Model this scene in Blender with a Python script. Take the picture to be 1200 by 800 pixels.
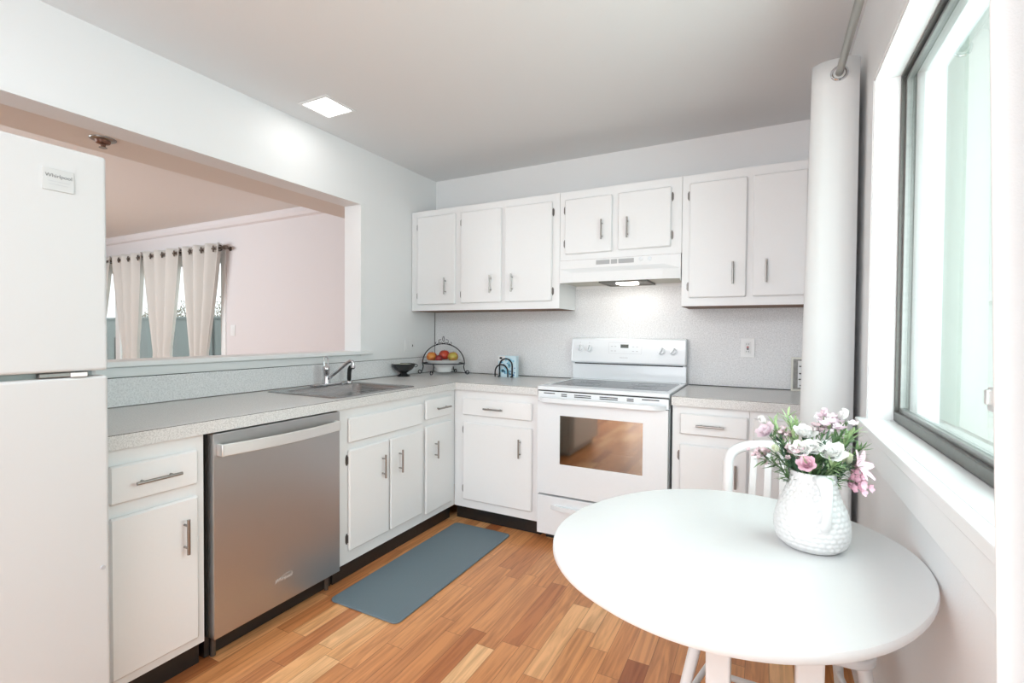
import bpy, bmesh, math, random
from math import sin, cos, pi, radians as R, sqrt
from mathutils import Vector, Matrix, Euler

for o in list(bpy.data.objects): bpy.data.objects.remove(o)
SC = bpy.context.scene
COL = SC.collection
random.seed(7)

# ------------------------------------------------------------------ camera
cam_d = bpy.data.cameras.new('camera')
cam = bpy.data.objects.new('camera', cam_d); COL.objects.link(cam)
cam_d.sensor_width = 36.0
cam_d.lens = 570.836 / 1200 * 36
cam_d.clip_start = 0.02; cam_d.clip_end = 200
YAW, PIT, ROL = 0.48188, -0.01987, 0.006858
fw = Vector((-sin(YAW)*cos(PIT), cos(YAW)*cos(PIT), sin(PIT)))
rt = fw.cross(Vector((0, 0, 1))).normalized(); up = rt.cross(fw)
rt2 = cos(ROL)*rt + sin(ROL)*up; up2 = -sin(ROL)*rt + cos(ROL)*up
mw = Matrix((rt2, up2, -fw)).transposed().to_4x4(); mw.translation = Vector((2.43825, -3.29068, 1.24505))
cam.matrix_world = mw
SC.camera = cam

# ------------------------------------------------------------------ light
SC.view_settings.view_transform = 'Standard'
SC.view_settings.look = 'None'
SC.view_settings.gamma = 1
SC.view_settings.use_curve_mapping = False
SC.view_settings.exposure = 0.57
wd = bpy.data.worlds.new('world'); SC.world = wd; wd.use_nodes = True
bgn = wd.node_tree.nodes['Background']
bgn.inputs[0].default_value = (0.93, 0.97, 1.0, 1); bgn.inputs[1].default_value = 1.3

def area(name, loc, target, sx, sy, power, color=(1, 1, 1), spread=180):
    l = bpy.data.lights.new(name, 'AREA'); l.shape = 'RECTANGLE'; l.size = sx; l.size_y = sy
    l.energy = power; l.color = color; l.spread = R(spread)
    o = bpy.data.objects.new(name, l); COL.objects.link(o); o.location = loc
    o.rotation_euler = (Vector(target) - Vector(loc)).to_track_quat('-Z', 'Y').to_euler()
    return o
area('window_daylight', (3.15, -1.9, 1.5), (1.4, -1.6, 1.6), 1.4, 1.2, 22, (0.88, 0.95, 1.0))
area('room_fill_light', (1.3, -7.2, 1.1), (1.3, 0, 1.15), 2.4, 1.9, 56, (0.87, 0.945, 1.0))
area('overhead_fill_light', (1.4, -4.5, 2.44), (1.45, -4.4, 0), 1.6, 1.8, 50, (0.87, 0.945, 1.0))  # added fill panel under the ceiling behind the camera, not a real fixture
sun = bpy.data.lights.new('sun', 'SUN'); sun.energy = 2.2; sun.angle = R(3); sun.color = (1, .98, .95)
so = bpy.data.objects.new('sun', sun); COL.objects.link(so); so.rotation_euler = Vector((.62, .35, -.70)).to_track_quat('-Z', 'Y').to_euler()
area('living_room_fill_light', (-3.4, -3.4, 2.2), (-3.6, 0, 1.4), 2.5, 1.6, 92, (0.84, 0.945, 1.0))  # added unseen panel that brightens the living room, stands for no lamp

# ------------------------------------------------------------------ materials
def newmat(name):
    m = bpy.data.materials.new(name); m.use_nodes = True
    nt = m.node_tree; return m, nt, nt.nodes['Principled BSDF']
def srgb(r, g, b):
    f = lambda c: (c/255/12.92) if c/255 <= .04045 else ((c/255+.055)/1.055)**2.4
    return (f(r), f(g), f(b), 1)
def mat(name, col, rough=.5, metal=0, bump=0, bscale=60, var=0, coat=0, ior=None, emis=None, estr=0, aniso=0):
    m, nt, p = newmat(name)
    p.inputs['Base Color'].default_value = col; p.inputs['Roughness'].default_value = rough
    p.inputs['Metallic'].default_value = metal
    if coat: p.inputs['Coat Weight'].default_value = coat; p.inputs['Coat Roughness'].default_value = .05
    if emis: p.inputs['Emission Color'].default_value = emis; p.inputs['Emission Strength'].default_value = estr
    tc = nt.nodes.new('ShaderNodeTexCoord')
    nz = nt.nodes.new('ShaderNodeTexNoise'); nz.inputs['Scale'].default_value = bscale; nz.inputs['Detail'].default_value = 3
    nt.links.new(tc.outputs['Object'], nz.inputs['Vector'])
    if bump:
        b = nt.nodes.new('ShaderNodeBump'); b.inputs['Strength'].default_value = bump; b.inputs['Distance'].default_value = .002
        nt.links.new(nz.outputs['Fac'], b.inputs['Height']); nt.links.new(b.outputs['Normal'], p.inputs['Normal'])
    mx = nt.nodes.new('ShaderNodeMixRGB'); mx.blend_type = 'MULTIPLY'; mx.inputs[0].default_value = var if var else .02
    mx.inputs[1].default_value = col; nt.links.new(nz.outputs['Fac'], mx.inputs[2]); nt.links.new(mx.outputs[0], p.inputs['Base Color'])
    return m
def speckle(name, base, dark, light, scale=260, rough=.35, dens=.5):
    m, nt, p = newmat(name)
    tc = nt.nodes.new('ShaderNodeTexCoord')
    n1 = nt.nodes.new('ShaderNodeTexNoise'); n1.inputs['Scale'].default_value = scale; n1.inputs['Detail'].default_value = 2
    n2 = nt.nodes.new('ShaderNodeTexVoronoi'); n2.inputs['Scale'].default_value = scale*.55
    nt.links.new(tc.outputs['Object'], n1.inputs['Vector']); nt.links.new(tc.outputs['Object'], n2.inputs['Vector'])
    r = nt.nodes.new('ShaderNodeValToRGB'); e = r.color_ramp.elements
    e[0].position = .36; e[0].color = dark; e[1].position = .50; e[1].color = base
    x = e.new(.66); x.color = light
    nt.links.new(n1.outputs['Fac'], r.inputs[0])
    mx = nt.nodes.new('ShaderNodeMixRGB'); mx.blend_type = 'MULTIPLY'; mx.inputs[0].default_value = .10
    nt.links.new(r.outputs[0], mx.inputs[1]); nt.links.new(n2.outputs['Distance'], mx.inputs[2])
    nt.links.new(mx.outputs[0], p.inputs['Base Color']); p.inputs['Roughness'].default_value = rough
    return m
def glass_mat(name, tint=(1, 1, 1, 1), refl=1.0, rough=.0):
    m, nt, p = newmat(name); nt.nodes.remove(p); out = nt.nodes['Material Output']
    t = nt.nodes.new('ShaderNodeBsdfTransparent'); t.inputs[0].default_value = tint
    g = nt.nodes.new('ShaderNodeBsdfGlossy'); g.inputs['Roughness'].default_value = rough
    lw = nt.nodes.new('ShaderNodeLayerWeight'); lw.inputs[0].default_value = .5      # Schlick reflectance from the facing angle
    pw = nt.nodes.new('ShaderNodeMath'); pw.operation = 'POWER'; pw.inputs[1].default_value = 5; nt.links.new(lw.outputs['Facing'], pw.inputs[0])
    f = nt.nodes.new('ShaderNodeMath'); f.operation = 'MULTIPLY_ADD'; f.inputs[1].default_value = .96; f.inputs[2].default_value = .04; nt.links.new(pw.outputs[0], f.inputs[0])
    mu = nt.nodes.new('ShaderNodeMath'); mu.operation = 'MULTIPLY_ADD'; mu.use_clamp = True
    mu.inputs[1].default_value = refl if refl >= 0 else 1.0; mu.inputs[2].default_value = 0
    nt.links.new(f.outputs[0], mu.inputs[0])
    ms = nt.nodes.new('ShaderNodeMixShader'); nt.links.new(mu.outputs[0], ms.inputs[0])
    nt.links.new(t.outputs[0], ms.inputs[1]); nt.links.new(g.outputs[0], ms.inputs[2]); nt.links.new(ms.outputs[0], out.inputs[0])
    return m, mu, g
def wood_floor(name):
    m, nt, p = newmat(name); N = nt.nodes; L = nt.links
    def math_(op, a, b=None):
        n = N.new('ShaderNodeMath'); n.operation = op
        for i, v in enumerate((a, b)):
            if v is None: continue
            if isinstance(v, (int, float)): n.inputs[i].default_value = v
            else: L.new(v, n.inputs[i])
        return n.outputs[0]
    tc = N.new('ShaderNodeTexCoord'); sp = N.new('ShaderNodeSeparateXYZ'); L.new(tc.outputs['Object'], sp.inputs[0])
    W, LN = .0795, .52
    u = math_('DIVIDE', sp.outputs[0], W); row = math_('FLOOR', u); fu = math_('FRACT', u)
    wn = N.new('ShaderNodeTexWhiteNoise'); wn.noise_dimensions = '1D'; L.new(row, wn.inputs['W'])
    v = math_('ADD', math_('DIVIDE', sp.outputs[1], LN), math_('MULTIPLY', wn.outputs['Value'], 7.3)); colm = math_('FLOOR', v); fv = math_('FRACT', v)
    cb = N.new('ShaderNodeCombineXYZ'); L.new(row, cb.inputs[0]); L.new(colm, cb.inputs[1])
    w2 = N.new('ShaderNodeTexWhiteNoise'); w2.noise_dimensions = '3D'; L.new(cb.outputs[0], w2.inputs['Vector'])
    rp = N.new('ShaderNodeValToRGB'); e = rp.color_ramp.elements
    cols = [(0, (160, 92, 52)), (.12, (192, 122, 74)), (.35, (220, 155, 102)), (.6, (208, 140, 88)), (.8, (234, 176, 122)), (1, (242, 196, 146))]
    e[0].position = 0; e[0].color = srgb(*cols[0][1]); e[1].position = 1; e[1].color = srgb(*cols[-1][1])
    for q, c in cols[1:-1]:
        x = e.new(q); x.color = srgb(*c)
    L.new(w2.outputs['Value'], rp.inputs[0])
    # grain: noise stretched along the plank and shifted per plank
    mp = N.new('ShaderNodeMapping'); mp.inputs['Scale'].default_value = (34, 2.2, 1); L.new(tc.outputs['Object'], mp.inputs['Vector'])
    sh = N.new('ShaderNodeVectorMath'); sh.operation = 'ADD'; L.new(mp.outputs[0], sh.inputs[0])
    sc = N.new('ShaderNodeVectorMath'); sc.operation = 'SCALE'; sc.inputs['Scale'].default_value = 40; L.new(w2.outputs['Color'], sc.inputs[0]); L.new(sc.outputs[0], sh.inputs[1])
    gn = N.new('ShaderNodeTexNoise'); gn.inputs['Scale'].default_value = 1; gn.inputs['Detail'].default_value = 6; gn.inputs['Distortion'].default_value = 1.6; L.new(sh.outputs[0], gn.inputs['Vector'])
    gr = N.new('ShaderNodeValToRGB'); g = gr.color_ramp.elements; g[0].position = .3; g[0].color = (.60, .50, .42, 1); g[1].position = .62; g[1].color = (1.12, 1.1, 1.06, 1)
    L.new(gn.outputs['Fac'], gr.inputs[0])
    mx = N.new('ShaderNodeMixRGB'); mx.blend_type = 'MULTIPLY'; mx.inputs[0].default_value = .75; L.new(rp.outputs[0], mx.inputs[1]); L.new(gr.outputs[0], mx.inputs[2])
    e1 = math_('MINIMUM', fu, math_('SUBTRACT', 1, fu)); e2 = math_('MINIMUM', fv, math_('SUBTRACT', 1, fv))
    j = math_('MINIMUM', math_('MULTIPLY', e1, W), math_('MULTIPLY', e2, LN))
    jj = math_('LESS_THAN', j, .0011)
    m2 = N.new('ShaderNodeMixRGB'); m2.blend_type = 'MULTIPLY'; L.new(math_('MULTIPLY', jj, .55), m2.inputs[0]); L.new(mx.outputs[0], m2.inputs[1]); m2.inputs[2].default_value = (.25, .15, .1, 1)
    L.new(m2.outputs[0], p.inputs['Base Color']); p.inputs['Roughness'].default_value = .3
    return m
def brushed(name, col, rough=.28):
    m, nt, p = newmat(name); N = nt.nodes; L = nt.links
    p.inputs['Base Color'].default_value = col; p.inputs['Metallic'].default_value = 1
    tc = N.new('ShaderNodeTexCoord'); mp = N.new('ShaderNodeMapping'); mp.inputs['Scale'].default_value = (6, 500, 6)
    mp.inputs['Scale'].default_value = (6, 6, 900)
    L.new(tc.outputs['Object'], mp.inputs['Vector']); nz = N.new('ShaderNodeTexNoise'); nz.inputs['Scale'].default_value = 1; L.new(mp.outputs[0], nz.inputs['Vector'])
    mr = N.new('ShaderNodeMapRange'); mr.inputs[3].default_value = rough-.06; mr.inputs[4].default_value = rough+.08
    L.new(nz.outputs['Fac'], mr.inputs[0]); L.new(mr.outputs[0], p.inputs['Roughness'])
    return m

M = {}
M['wall'] = mat('white_wall_paint', (.87, .87, .875, 1), .6, bump=.15, bscale=300)
M['ceiling'] = mat('ceiling_paint', (.82, .82, .825, 1), .8, bump=.1, bscale=200)
M['trim'] = mat('white_trim_paint', (.86, .86, .86, 1), .35, bump=.05, bscale=80)
M['cab'] = mat('white_cabinet_paint', (.87, .87, .875, 1), .38, bump=.06, bscale=90)
M['gap'] = mat('dark_gap', (.03, .028, .026, 1), .8)
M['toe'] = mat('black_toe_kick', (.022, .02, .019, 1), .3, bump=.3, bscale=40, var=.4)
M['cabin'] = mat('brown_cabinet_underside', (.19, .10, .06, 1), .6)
M['laminate'] = speckle('speckled_counter_laminate', (.74, .735, .725, 1), (.62, .61, .60, 1), (.82, .81, .80, 1), 240, .28)
M['backlam'] = speckle('speckled_backsplash_laminate', (.80, .80, .81, 1), (.71, .71, .72, 1), (.86, .86, .87, 1), 150, .4)
M['nickel'] = mat('brushed_nickel', (.36, .345, .33, 1), .32, 1)
M['hinge'] = mat('dull_bronze_nickel', (.22, .205, .195, 1), .4, .9)
M['chrome'] = mat('chrome', (.58, .58, .60, 1), .08, 1)
M['steel'] = brushed('stainless_steel', (.55, .55, .55, 1), .38)
M['sinksteel'] = brushed('sink_steel', (.36, .365, .37, 1), .26)
M['handle_steel'] = mat('pale_brushed_steel', (.80, .79, .78, 1), .42, .7)
M['black'] = mat('black_plastic', (.015, .015, .016, 1), .3)
M['blackrubber'] = mat('black_rubber', (.02, .02, .02, 1), .7)
M['enamel'] = mat('white_appliance_enamel', (.82, .845, .875, 1), .2, coat=.4)
M['fridge'] = mat('white_fridge_enamel', (.64, .64, .645, 1), .42, bump=.35, bscale=900)
M['greyplastic'] = mat('grey_plastic', (.42, .43, .44, 1), .5)
M['ltgrey'] = mat('light_grey_print', (.50, .50, .52, 1), .5)
M['cooktop'] = mat('dark_ceramic_glass', (.055, .06, .07, 1), .16); M['cooktop'].node_tree.nodes['Principled BSDF'].inputs['Specular IOR Level'].default_value = .22
M['ring'] = mat('burner_ring_print', (.12, .125, .14, 1), .25)
M['table'] = mat('white_table_lacquer', (.79, .79, .79, 1), .28)
M['chair'] = mat('white_chair_lacquer', (.82, .825, .83, 1), .3)
M['ceramic'] = mat('white_ceramic', (.74, .74, .74, 1), .3, coat=.2)
M['wire'] = mat('black_wrought_iron', (.03, .03, .035, 1), .45, .6)
M['bowlgloss'] = mat('black_speckled_glaze', (.035, .037, .04, 1), .22, var=.5, bscale=300)
M['matgrey'] = mat('blue_grey_mat_vinyl', (.145, .195, .225, 1), .5, bump=.4, bscale=500)
M['alu'] = mat('dark_aluminium', (.17, .165, .155, 1), .38, .8, var=.25, bscale=60)
M['alulight'] = mat('grey_aluminium', (.36, .36, .35, 1), .35, .8, var=.25, bscale=60)
M['rod'] = mat('brushed_rod_metal', (.42, .41, .38, 1), .3, 1)
M['rodk'] = mat('dark_bronze_rod', (.16, .13, .11, 1), .35, .9)
def fabric(name, col, trans=.35):
    m, nt, p = newmat(name); N = nt.nodes; L = nt.links; out = N['Material Output']
    p.inputs['Base Color'].default_value = col; p.inputs['Roughness'].default_value = .85
    tc = N.new('ShaderNodeTexCoord'); nz = N.new('ShaderNodeTexNoise'); nz.inputs['Scale'].default_value = 500; L.new(tc.outputs['Object'], nz.inputs['Vector'])
    b = N.new('ShaderNodeBump'); b.inputs['Strength'].default_value = .3; b.inputs['Distance'].default_value = .001; L.new(nz.outputs['Fac'], b.inputs['Height']); L.new(b.outputs[0], p.inputs['Normal'])
    t = N.new('ShaderNodeBsdfTranslucent'); t.inputs[0].default_value = col
    ms = N.new('ShaderNodeMixShader'); ms.inputs[0].default_value = trans
    L.new(p.outputs[0], ms.inputs[1]); L.new(t.outputs[0], ms.inputs[2]); L.new(ms.outputs[0], out.inputs[0])
    return m
M['curtain'] = fabric('white_curtain_fabric', (.83, .83, .83, 1), .18)
M['curtain2'] = fabric('cream_curtain_fabric', (.80, .765, .73, 1), .25)
M['pane'], _, _ = glass_mat('window_glass', (.90, .97, .945, 1), 1.6)
M['pane2'], _, _ = glass_mat('door_glass', (.93, .96, .95, 1), 1.0)
M['ovenglass'], mu, g = glass_mat('oven_window_glass', (.32, .36, .33, 1), 1.0)
mu.inputs[1].default_value = 1.2; mu.inputs[2].default_value = .30; g.inputs[0].default_value = (.80, .70, .60, 1); g.inputs['Roughness'].default_value = .05
M['ovencavity'] = mat('oven_cavity_enamel', (.10, .11, .10, 1), .5)
M['pinkwall'] = mat('pale_pink_wall_paint', (.76, .715, .72, 1), .7, bump=.1, bscale=200)
M['beige'] = mat('beige_ceiling_paint', (.80, .75, .70, 1), .8)
M['beige2'] = mat('taupe_ceiling_paint', (.84, .83, .82, 1), .8)
M['lamp'] = mat('lit_lamp_lens', (1, 1, 1, 1), .5, emis=(1, .98, .95, 1), estr=3)
M['hoodlamp'] = mat('lit_hood_lens', (1, 1, 1, 1), .5, emis=(1, .96, .88, 1), estr=5)
M['filter'] = mat('grey_metal_filter_mesh', (.30, .29, .27, 1), .5, .6, bump=1, bscale=400, var=.6)
M['hoodin'] = mat('cream_hood_inside', (.62, .60, .52, 1), .5)
M['floor'] = wood_floor('oak_plank_floor')
M['fence'] = mat('grey_green_fence', (.17, .20, .20, 1), .8, bump=.4, bscale=30, var=.3)
M['siding'] = mat('white_siding', (.86, .89, .87, 1), .7)
M['sidinggreen'] = mat('pale_green_siding', (.62, .72, .66, 1), .7)
M['ground'] = mat('grey_concrete', (.45, .45, .43, 1), .9, bump=.5, bscale=20, var=.3)
M['bark'] = mat('grey_bark', (.22, .18, .15, 1), .9)
M['shrub'] = mat('dry_shrub_leaf', (.30, .27, .22, 1), .8)
M['leaf'] = mat('green_leaf', (.17, .29, .13, 1), .5)
M['leaf2'] = mat('pale_green_leaf', (.40, .54, .28, 1), .5)
M['leaf3'] = mat('dark_green_leaf', (.085, .17, .10, 1), .5)
M['petw'] = mat('white_petal', (.86, .85, .83, 1), .6)
M['petp'] = mat('pink_petal', (.86, .56, .66, 1), .6)
M['petl'] = mat('pale_pink_petal', (.86, .72, .78, 1), .6)
M['petd'] = mat('dusty_pink_petal', (.70, .55, .58, 1), .6)
M['petg'] = mat('greenish_white_petal', (.74, .78, .60, 1), .6)
M['red'] = mat('red_button', (.35, .02, .03, 1), .4)
M['socket'] = mat('dark_socket_slot', (.03, .03, .03, 1), .5)
M['blue1'] = mat('blue_print', (.05, .22, .45, 1), .6)
M['blue2'] = mat('light_blue_print', (.30, .62, .78, 1), .6)
M['paper'] = mat('white_paper', (.85, .85, .85, 1), .7)
M['creamframe'] = mat('cream_picture_frame', (.78, .77, .70, 1), .5)
M['photo'] = mat('grey_photo_print', (.45, .44, .42, 1), .4, var=.8, bscale=40)
def fruit_mat(name, a, b, sc=9):
    m, nt, p = newmat(name); N = nt.nodes; L = nt.links
    tc = N.new('ShaderNodeTexCoord'); nz = N.new('ShaderNodeTexNoise'); nz.inputs['Scale'].default_value = sc*2; L.new(tc.outputs['Object'], nz.inputs['Vector'])
    r = N.new('ShaderNodeValToRGB'); r.color_ramp.elements[0].position = .42; r.color_ramp.elements[0].color = a; r.color_ramp.elements[1].position = .58; r.color_ramp.elements[1].color = b
    L.new(nz.outputs['Fac'], r.inputs[0]); L.new(r.outputs[0], p.inputs['Base Color']); p.inputs['Roughness'].default_value = .35
    return m
M['apple_ry'] = fruit_mat('red_yellow_apple_skin', (.48, .035, .02, 1), (.66, .27, .05, 1))
M['apple_r'] = fruit_mat('red_apple_skin', (.33, .015, .015, 1), (.50, .06, .025, 1))
M['apple_y'] = fruit_mat('yellow_green_apple_skin', (.50, .13, .04, 1), (.46, .38, .07, 1))
M['plum'] = fruit_mat('dark_red_skin', (.16, .01, .02, 1), (.30, .03, .03, 1))
M['stemb'] = mat('brown_stem', (.10, .06, .03, 1), .7)

# ------------------------------------------------------------------ helpers
def world_off(o):
    v = Vector((0, 0, 0))
    while o is not None: v += Vector(o.location); o = o.parent
    return v
def B(): return bmesh.new()
def obj(name, bm, m, parent=None, smooth=False, bevel=0, seg=2, bang=40, local=False):
    if parent is not None and not local:
        bmesh.ops.translate(bm, verts=bm.verts, vec=-world_off(parent))
    bmesh.ops.recalc_face_normals(bm, faces=bm.faces)
    me = bpy.data.meshes.new(name); bm.to_mesh(me); bm.free()
    if m: me.materials.append(m if not isinstance(m, str) else M[m])
    if smooth:
        for p in me.polygons: p.use_smooth = True
        if smooth != 'all':
            me.set_sharp_from_angle(angle=R(45))
    o = bpy.data.objects.new(name, me); COL.objects.link(o)
    if parent is not None: o.parent = parent
    if bevel:
        b = o.modifiers.new('bevel', 'BEVEL'); b.width = bevel; b.segments = seg; b.limit_method = 'ANGLE'; b.angle_limit = R(bang)
        b.harden_normals = False
    return o
def box(bm, x0, y0, z0, x1, y1, z1, rot=None, mi=0):
    if x0 > x1: x0, x1 = x1, x0
    if y0 > y1: y0, y1 = y1, y0
    if z0 > z1: z0, z1 = z1, z0
    vs = [bm.verts.new(p) for p in ((x0,y0,z0),(x1,y0,z0),(x1,y1,z0),(x0,y1,z0),(x0,y0,z1),(x1,y0,z1),(x1,y1,z1),(x0,y1,z1))]
    for f in ((0,3,2,1),(4,5,6,7),(0,1,5,4),(1,2,6,5),(2,3,7,6),(3,0,4,7)):
        bm.faces.new([vs[i] for i in f])
    if rot: bmesh.ops.rotate(bm, verts=vs, cent=rot[0], matrix=rot[1])
    return vs
def bx(*a, **k): b = B(); box(b, *a, **k); return b
def cyl(bm, p0, p1, r0, r1=None, n=16, caps=True):
    p0, p1 = Vector(p0), Vector(p1); r1 = r0 if r1 is None else r1
    d = (p1-p0).normalized(); a = d.orthogonal().normalized(); b = d.cross(a)
    A = [bm.verts.new(p0 + r0*(cos(2*pi*i/n)*a + sin(2*pi*i/n)*b)) for i in range(n)]
    C = [bm.verts.new(p1 + r1*(cos(2*pi*i/n)*a + sin(2*pi*i/n)*b)) for i in range(n)]
    for i in range(n): bm.faces.new((A[i], A[(i+1) % n], C[(i+1) % n], C[i]))
    if caps: bm.faces.new(A[::-1]); bm.faces.new(C)
def tube(bm, pts, r, n=8, closed=False, flat=None):
    pts = [Vector(p) for p in pts]; m = len(pts); rings = []
    rr = r if isinstance(r, (list, tuple)) else [r]*m
    prev = None
    for i, p in enumerate(pts):
        if closed: t = (pts[(i+1) % m]-pts[i-1]).normalized()
        else: t = (pts[min(i+1, m-1)]-pts[max(i-1, 0)]).normalized()
        if prev is None: a = t.orthogonal().normalized()
        else: a = (prev - t*prev.dot(t)).normalized()
        prev = a; b = t.cross(a)
        rings.append([bm.verts.new(p + rr[i]*(cos(2*pi*k/n)*a + sin(2*pi*k/n)*b)) for k in range(n)])
    for i in range(m if closed else m-1):
        A, C = rings[i], rings[(i+1) % m]
        for k in range(n): bm.faces.new((A[k], A[(k+1) % n], C[(k+1) % n], C[k]))
    if not closed: bm.faces.new(rings[0][::-1]); bm.faces.new(rings[-1])
def lathe(bm, prof, cx, cy, n=32, closed=False):
    rings = []
    for r, z in prof:
        if r < 1e-5: rings.append([bm.verts.new((cx, cy, z))])
        else: rings.append([bm.verts.new((cx+r*cos(2*pi*k/n), cy+r*sin(2*pi*k/n), z)) for k in range(n)])
    for A, C in zip(rings, rings[1:]):
        for k in range(n):
            if len(A) == 1 and len(C) == 1: continue
            if len(A) == 1: bm.faces.new((A[0], C[(k+1) % n], C[k]))
            elif len(C) == 1: bm.faces.new((A[k], A[(k+1) % n], C[0]))
            else: bm.faces.new((A[k], A[(k+1) % n], C[(k+1) % n], C[k]))
def P3(ax, a, u, v):
    return (a, u, v) if ax == 0 else (u, a, v) if ax == 1 else (u, v, a)
def ring(bm, ax, a0, a1, O, I):
    """rectangular plate with a rectangular hole; ax = thickness axis, O/I = (u0,v0,u1,v1)"""
    def q(a, r): return [bm.verts.new(P3(ax, a, *c)) for c in ((r[0], r[1]), (r[2], r[1]), (r[2], r[3]), (r[0], r[3]))]
    o0, i0, o1, i1 = q(a0, O), q(a0, I), q(a1, O), q(a1, I)
    for k in range(4):
        j = (k+1) % 4
        bm.faces.new((o0[k], o0[j], i0[j], i0[k])); bm.faces.new((o1[k], i1[k], i1[j], o1[j]))
        bm.faces.new((o0[k], o1[k], o1[j], o0[j])); bm.faces.new((i0[k], i0[j], i1[j], i1[k]))
def prism(bm, ax, a0, a1, poly):
    A = [bm.verts.new(P3(ax, a0, *p)) for p in poly]; C = [bm.verts.new(P3(ax, a1, *p)) for p in poly]
    n = len(poly)
    for i in range(n): bm.faces.new((A[i], A[(i+1) % n], C[(i+1) % n], C[i]))
    bm.faces.new(A[::-1]); bm.faces.new(C)
def tag(o, label=None, cat=None, group=None, kind=None):
    if label: o['label'] = label
    if cat: o['category'] = cat
    if group: o['group'] = group
    if kind: o['kind'] = kind
    return o
def thing(name, label, cat, loc=(0, 0, 0), group=None):
    o = bpy.data.objects.new(name, None); COL.objects.link(o); o.location = loc; o.empty_display_size = .05
    return tag(o, label, cat, group)
def struct(name, bm, m, **k):
    o = obj(name, bm, m, **k)
    if o.parent is None: o['kind'] = 'structure'
    return o
def text_bm(s, size, loc, xdir, zdir, depth=.0006, shear=0):
    cu = bpy.data.curves.new('t', 'FONT'); cu.body = s; cu.size = size; cu.extrude = depth; cu.align_x = 'CENTER'; cu.align_y = 'CENTER'; cu.shear = shear
    o = bpy.data.objects.new('t', cu); COL.objects.link(o)
    bpy.context.view_layer.update()
    me = bpy.data.meshes.new_from_object(o.evaluated_get(bpy.context.evaluated_depsgraph_get()))
    bm = B(); bm.from_mesh(me); bpy.data.objects.remove(o); bpy.data.meshes.remove(me)
    X = Vector(xdir).normalized(); Y = Vector(zdir).normalized(); Z = X.cross(Y)
    mt = Matrix((X, Y, Z)).transposed().to_4x4(); mt.translation = Vector(loc)
    bmesh.ops.transform(bm, matrix=mt, verts=bm.verts)
    return bm

# ================================================================== SETTING
H = 2.476; XR = 2.748; YN = -7.6; XL2 = -7.5
struct('floor', bx(-7.7, -7.8, -.06, 2.95, .2, 0), 'floor')
struct('ceiling', bx(-.143, -7.8, H, 2.95, .2, H+.1), 'ceiling')
b = B(); box(b, -7.7, -5.2, H, -.143, .2, H+.1)
struct('ceiling_living', b, 'beige2')
struct('trim_1', bx(-.93, -5.0, 2.25, -.143, .08, H), 'beige')          # dropped soffit on the living room side
# left wall with the pass-through opening
OY0, OY1, OZ0, OZ1 = -4.3, -.847, 1.085, 2.095
b = B(); ring(b, 0, -.143, 0, (-7.6, 0, .0, H), (OY0, OZ0, OY1, OZ1))
wl = struct('wall_left', b, 'wall')
b = B(); ring(b, 0, 0, .006, (OY0-.02, OZ0-.01, OY1+.045, OZ1+.014), (OY0+.001, OZ0-.009, OY1, OZ1))
struct('trim_2', b, 'trim', bevel=.002, seg=1)
struct('trim_3', bx(-.165, -4.3, OZ0, .034, -.757, OZ0+.024), 'trim', bevel=.004)      # ledge board of the opening
struct('wall_back', bx(-.143, 0, 0, 2.95, .2, H), 'wall')
b = B(); WY0, WY1, WZ0, WZ1 = -2.95, -1.285, .958, 2.09
ring(b, 0, XR, 2.93, (-7.6, 0, .0, H), (WY0, WZ0, WY1, WZ1))
struct('wall_right', b, 'wall')
struct('wall_front', bx(-.143, -7.8, 0, 2.95, -7.6, H), 'wall')
struct('baseboard_right', bx(XR-.014, -7.58, 0, XR, -.64, .09), 'trim', bevel=.003)

# living room shell
b = B(); ring(b, 1, .08, .2, (-7.5, 0, -.143, H), (-6.6, .02, -3.0, 2.09))
struct('wall_living_back', b, 'pinkwall')
struct('wall_living_left', bx(-7.7, -5.2, 0, -7.5, .2, H), 'pinkwall')
struct('wall_living_front', bx(-7.5, -5.2, 0, -.143, -5.0, H), 'pinkwall')
b = B(); prism(b, 0, -7.5, -.93, [(.08, 2.385), (.055, 2.40), (.045, 2.43), (.045, H), (.08, H)])
struct('trim_4', b, 'pinkwall')
# sliding glass door
dr = B(); ring(dr, 1, .07, .16, (-6.62, 0.0, -2.955, 2.13), (-6.54, .05, -3.02, 2.06))
door = struct('door_1', dr, 'trim', bevel=.003)
for x0, x1 in ((-6.53, -5.40), (-5.40, -4.2), (-4.2, -3.03)):
    b = B(); ring(b, 1, .1, .14, (x0, .05, x1, 2.06), (x0+.055, .11, x1-.055, 2.01)); s = obj('door_sash', b, 'trim', door)
    obj('door_pane', bx(x0+.055, .118, .11, x1-.055, .122, 2.01), 'pane2', s)

# kitchen window in the right wall
w = B(); ring(w, 0, 2.812, 2.872, (WY0, WZ0+.004, WY1, WZ1), (WY0+.03, WZ0+.035, WY1-.014, WZ1-.012))
win = struct('window_1', w, 'alu', bevel=.002, seg=1)
def sash(y0, y1, x, nm='window_sash'):
    b = B(); ring(b, 0, x-.010, x+.010, (y0, WZ0+.03, y1, WZ1-.018), (y0+.030, WZ0+.048, y1-.014, WZ1-.028))
    s = obj(nm, b, 'alulight', win, bevel=.0015, seg=1)
    obj('window_pane', bx(x-.002, y0+.03, WZ0+.048, x+.002, y1-.014, WZ1-.028), 'pane', s)
    return s
s1 = sash(-2.115, WY1-.012, 2.834); s2 = sash(WY0+.02, -2.075, 2.858)
b = B(); box(b, 2.815, -2.118, WZ0+.03, 2.826, -2.092, WZ1-.02); obj('window_sash_stile', b, 'alu', win, bevel=.002)
b = B(); box(b, 2.800, -2.122, 1.105, 2.816, -2.088, 1.15); box(b, 2.792, -2.112, 1.118, 2.802, -2.098, 1.146)
obj('window_latch', b, 'handle_steel', win, bevel=.003)
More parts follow.
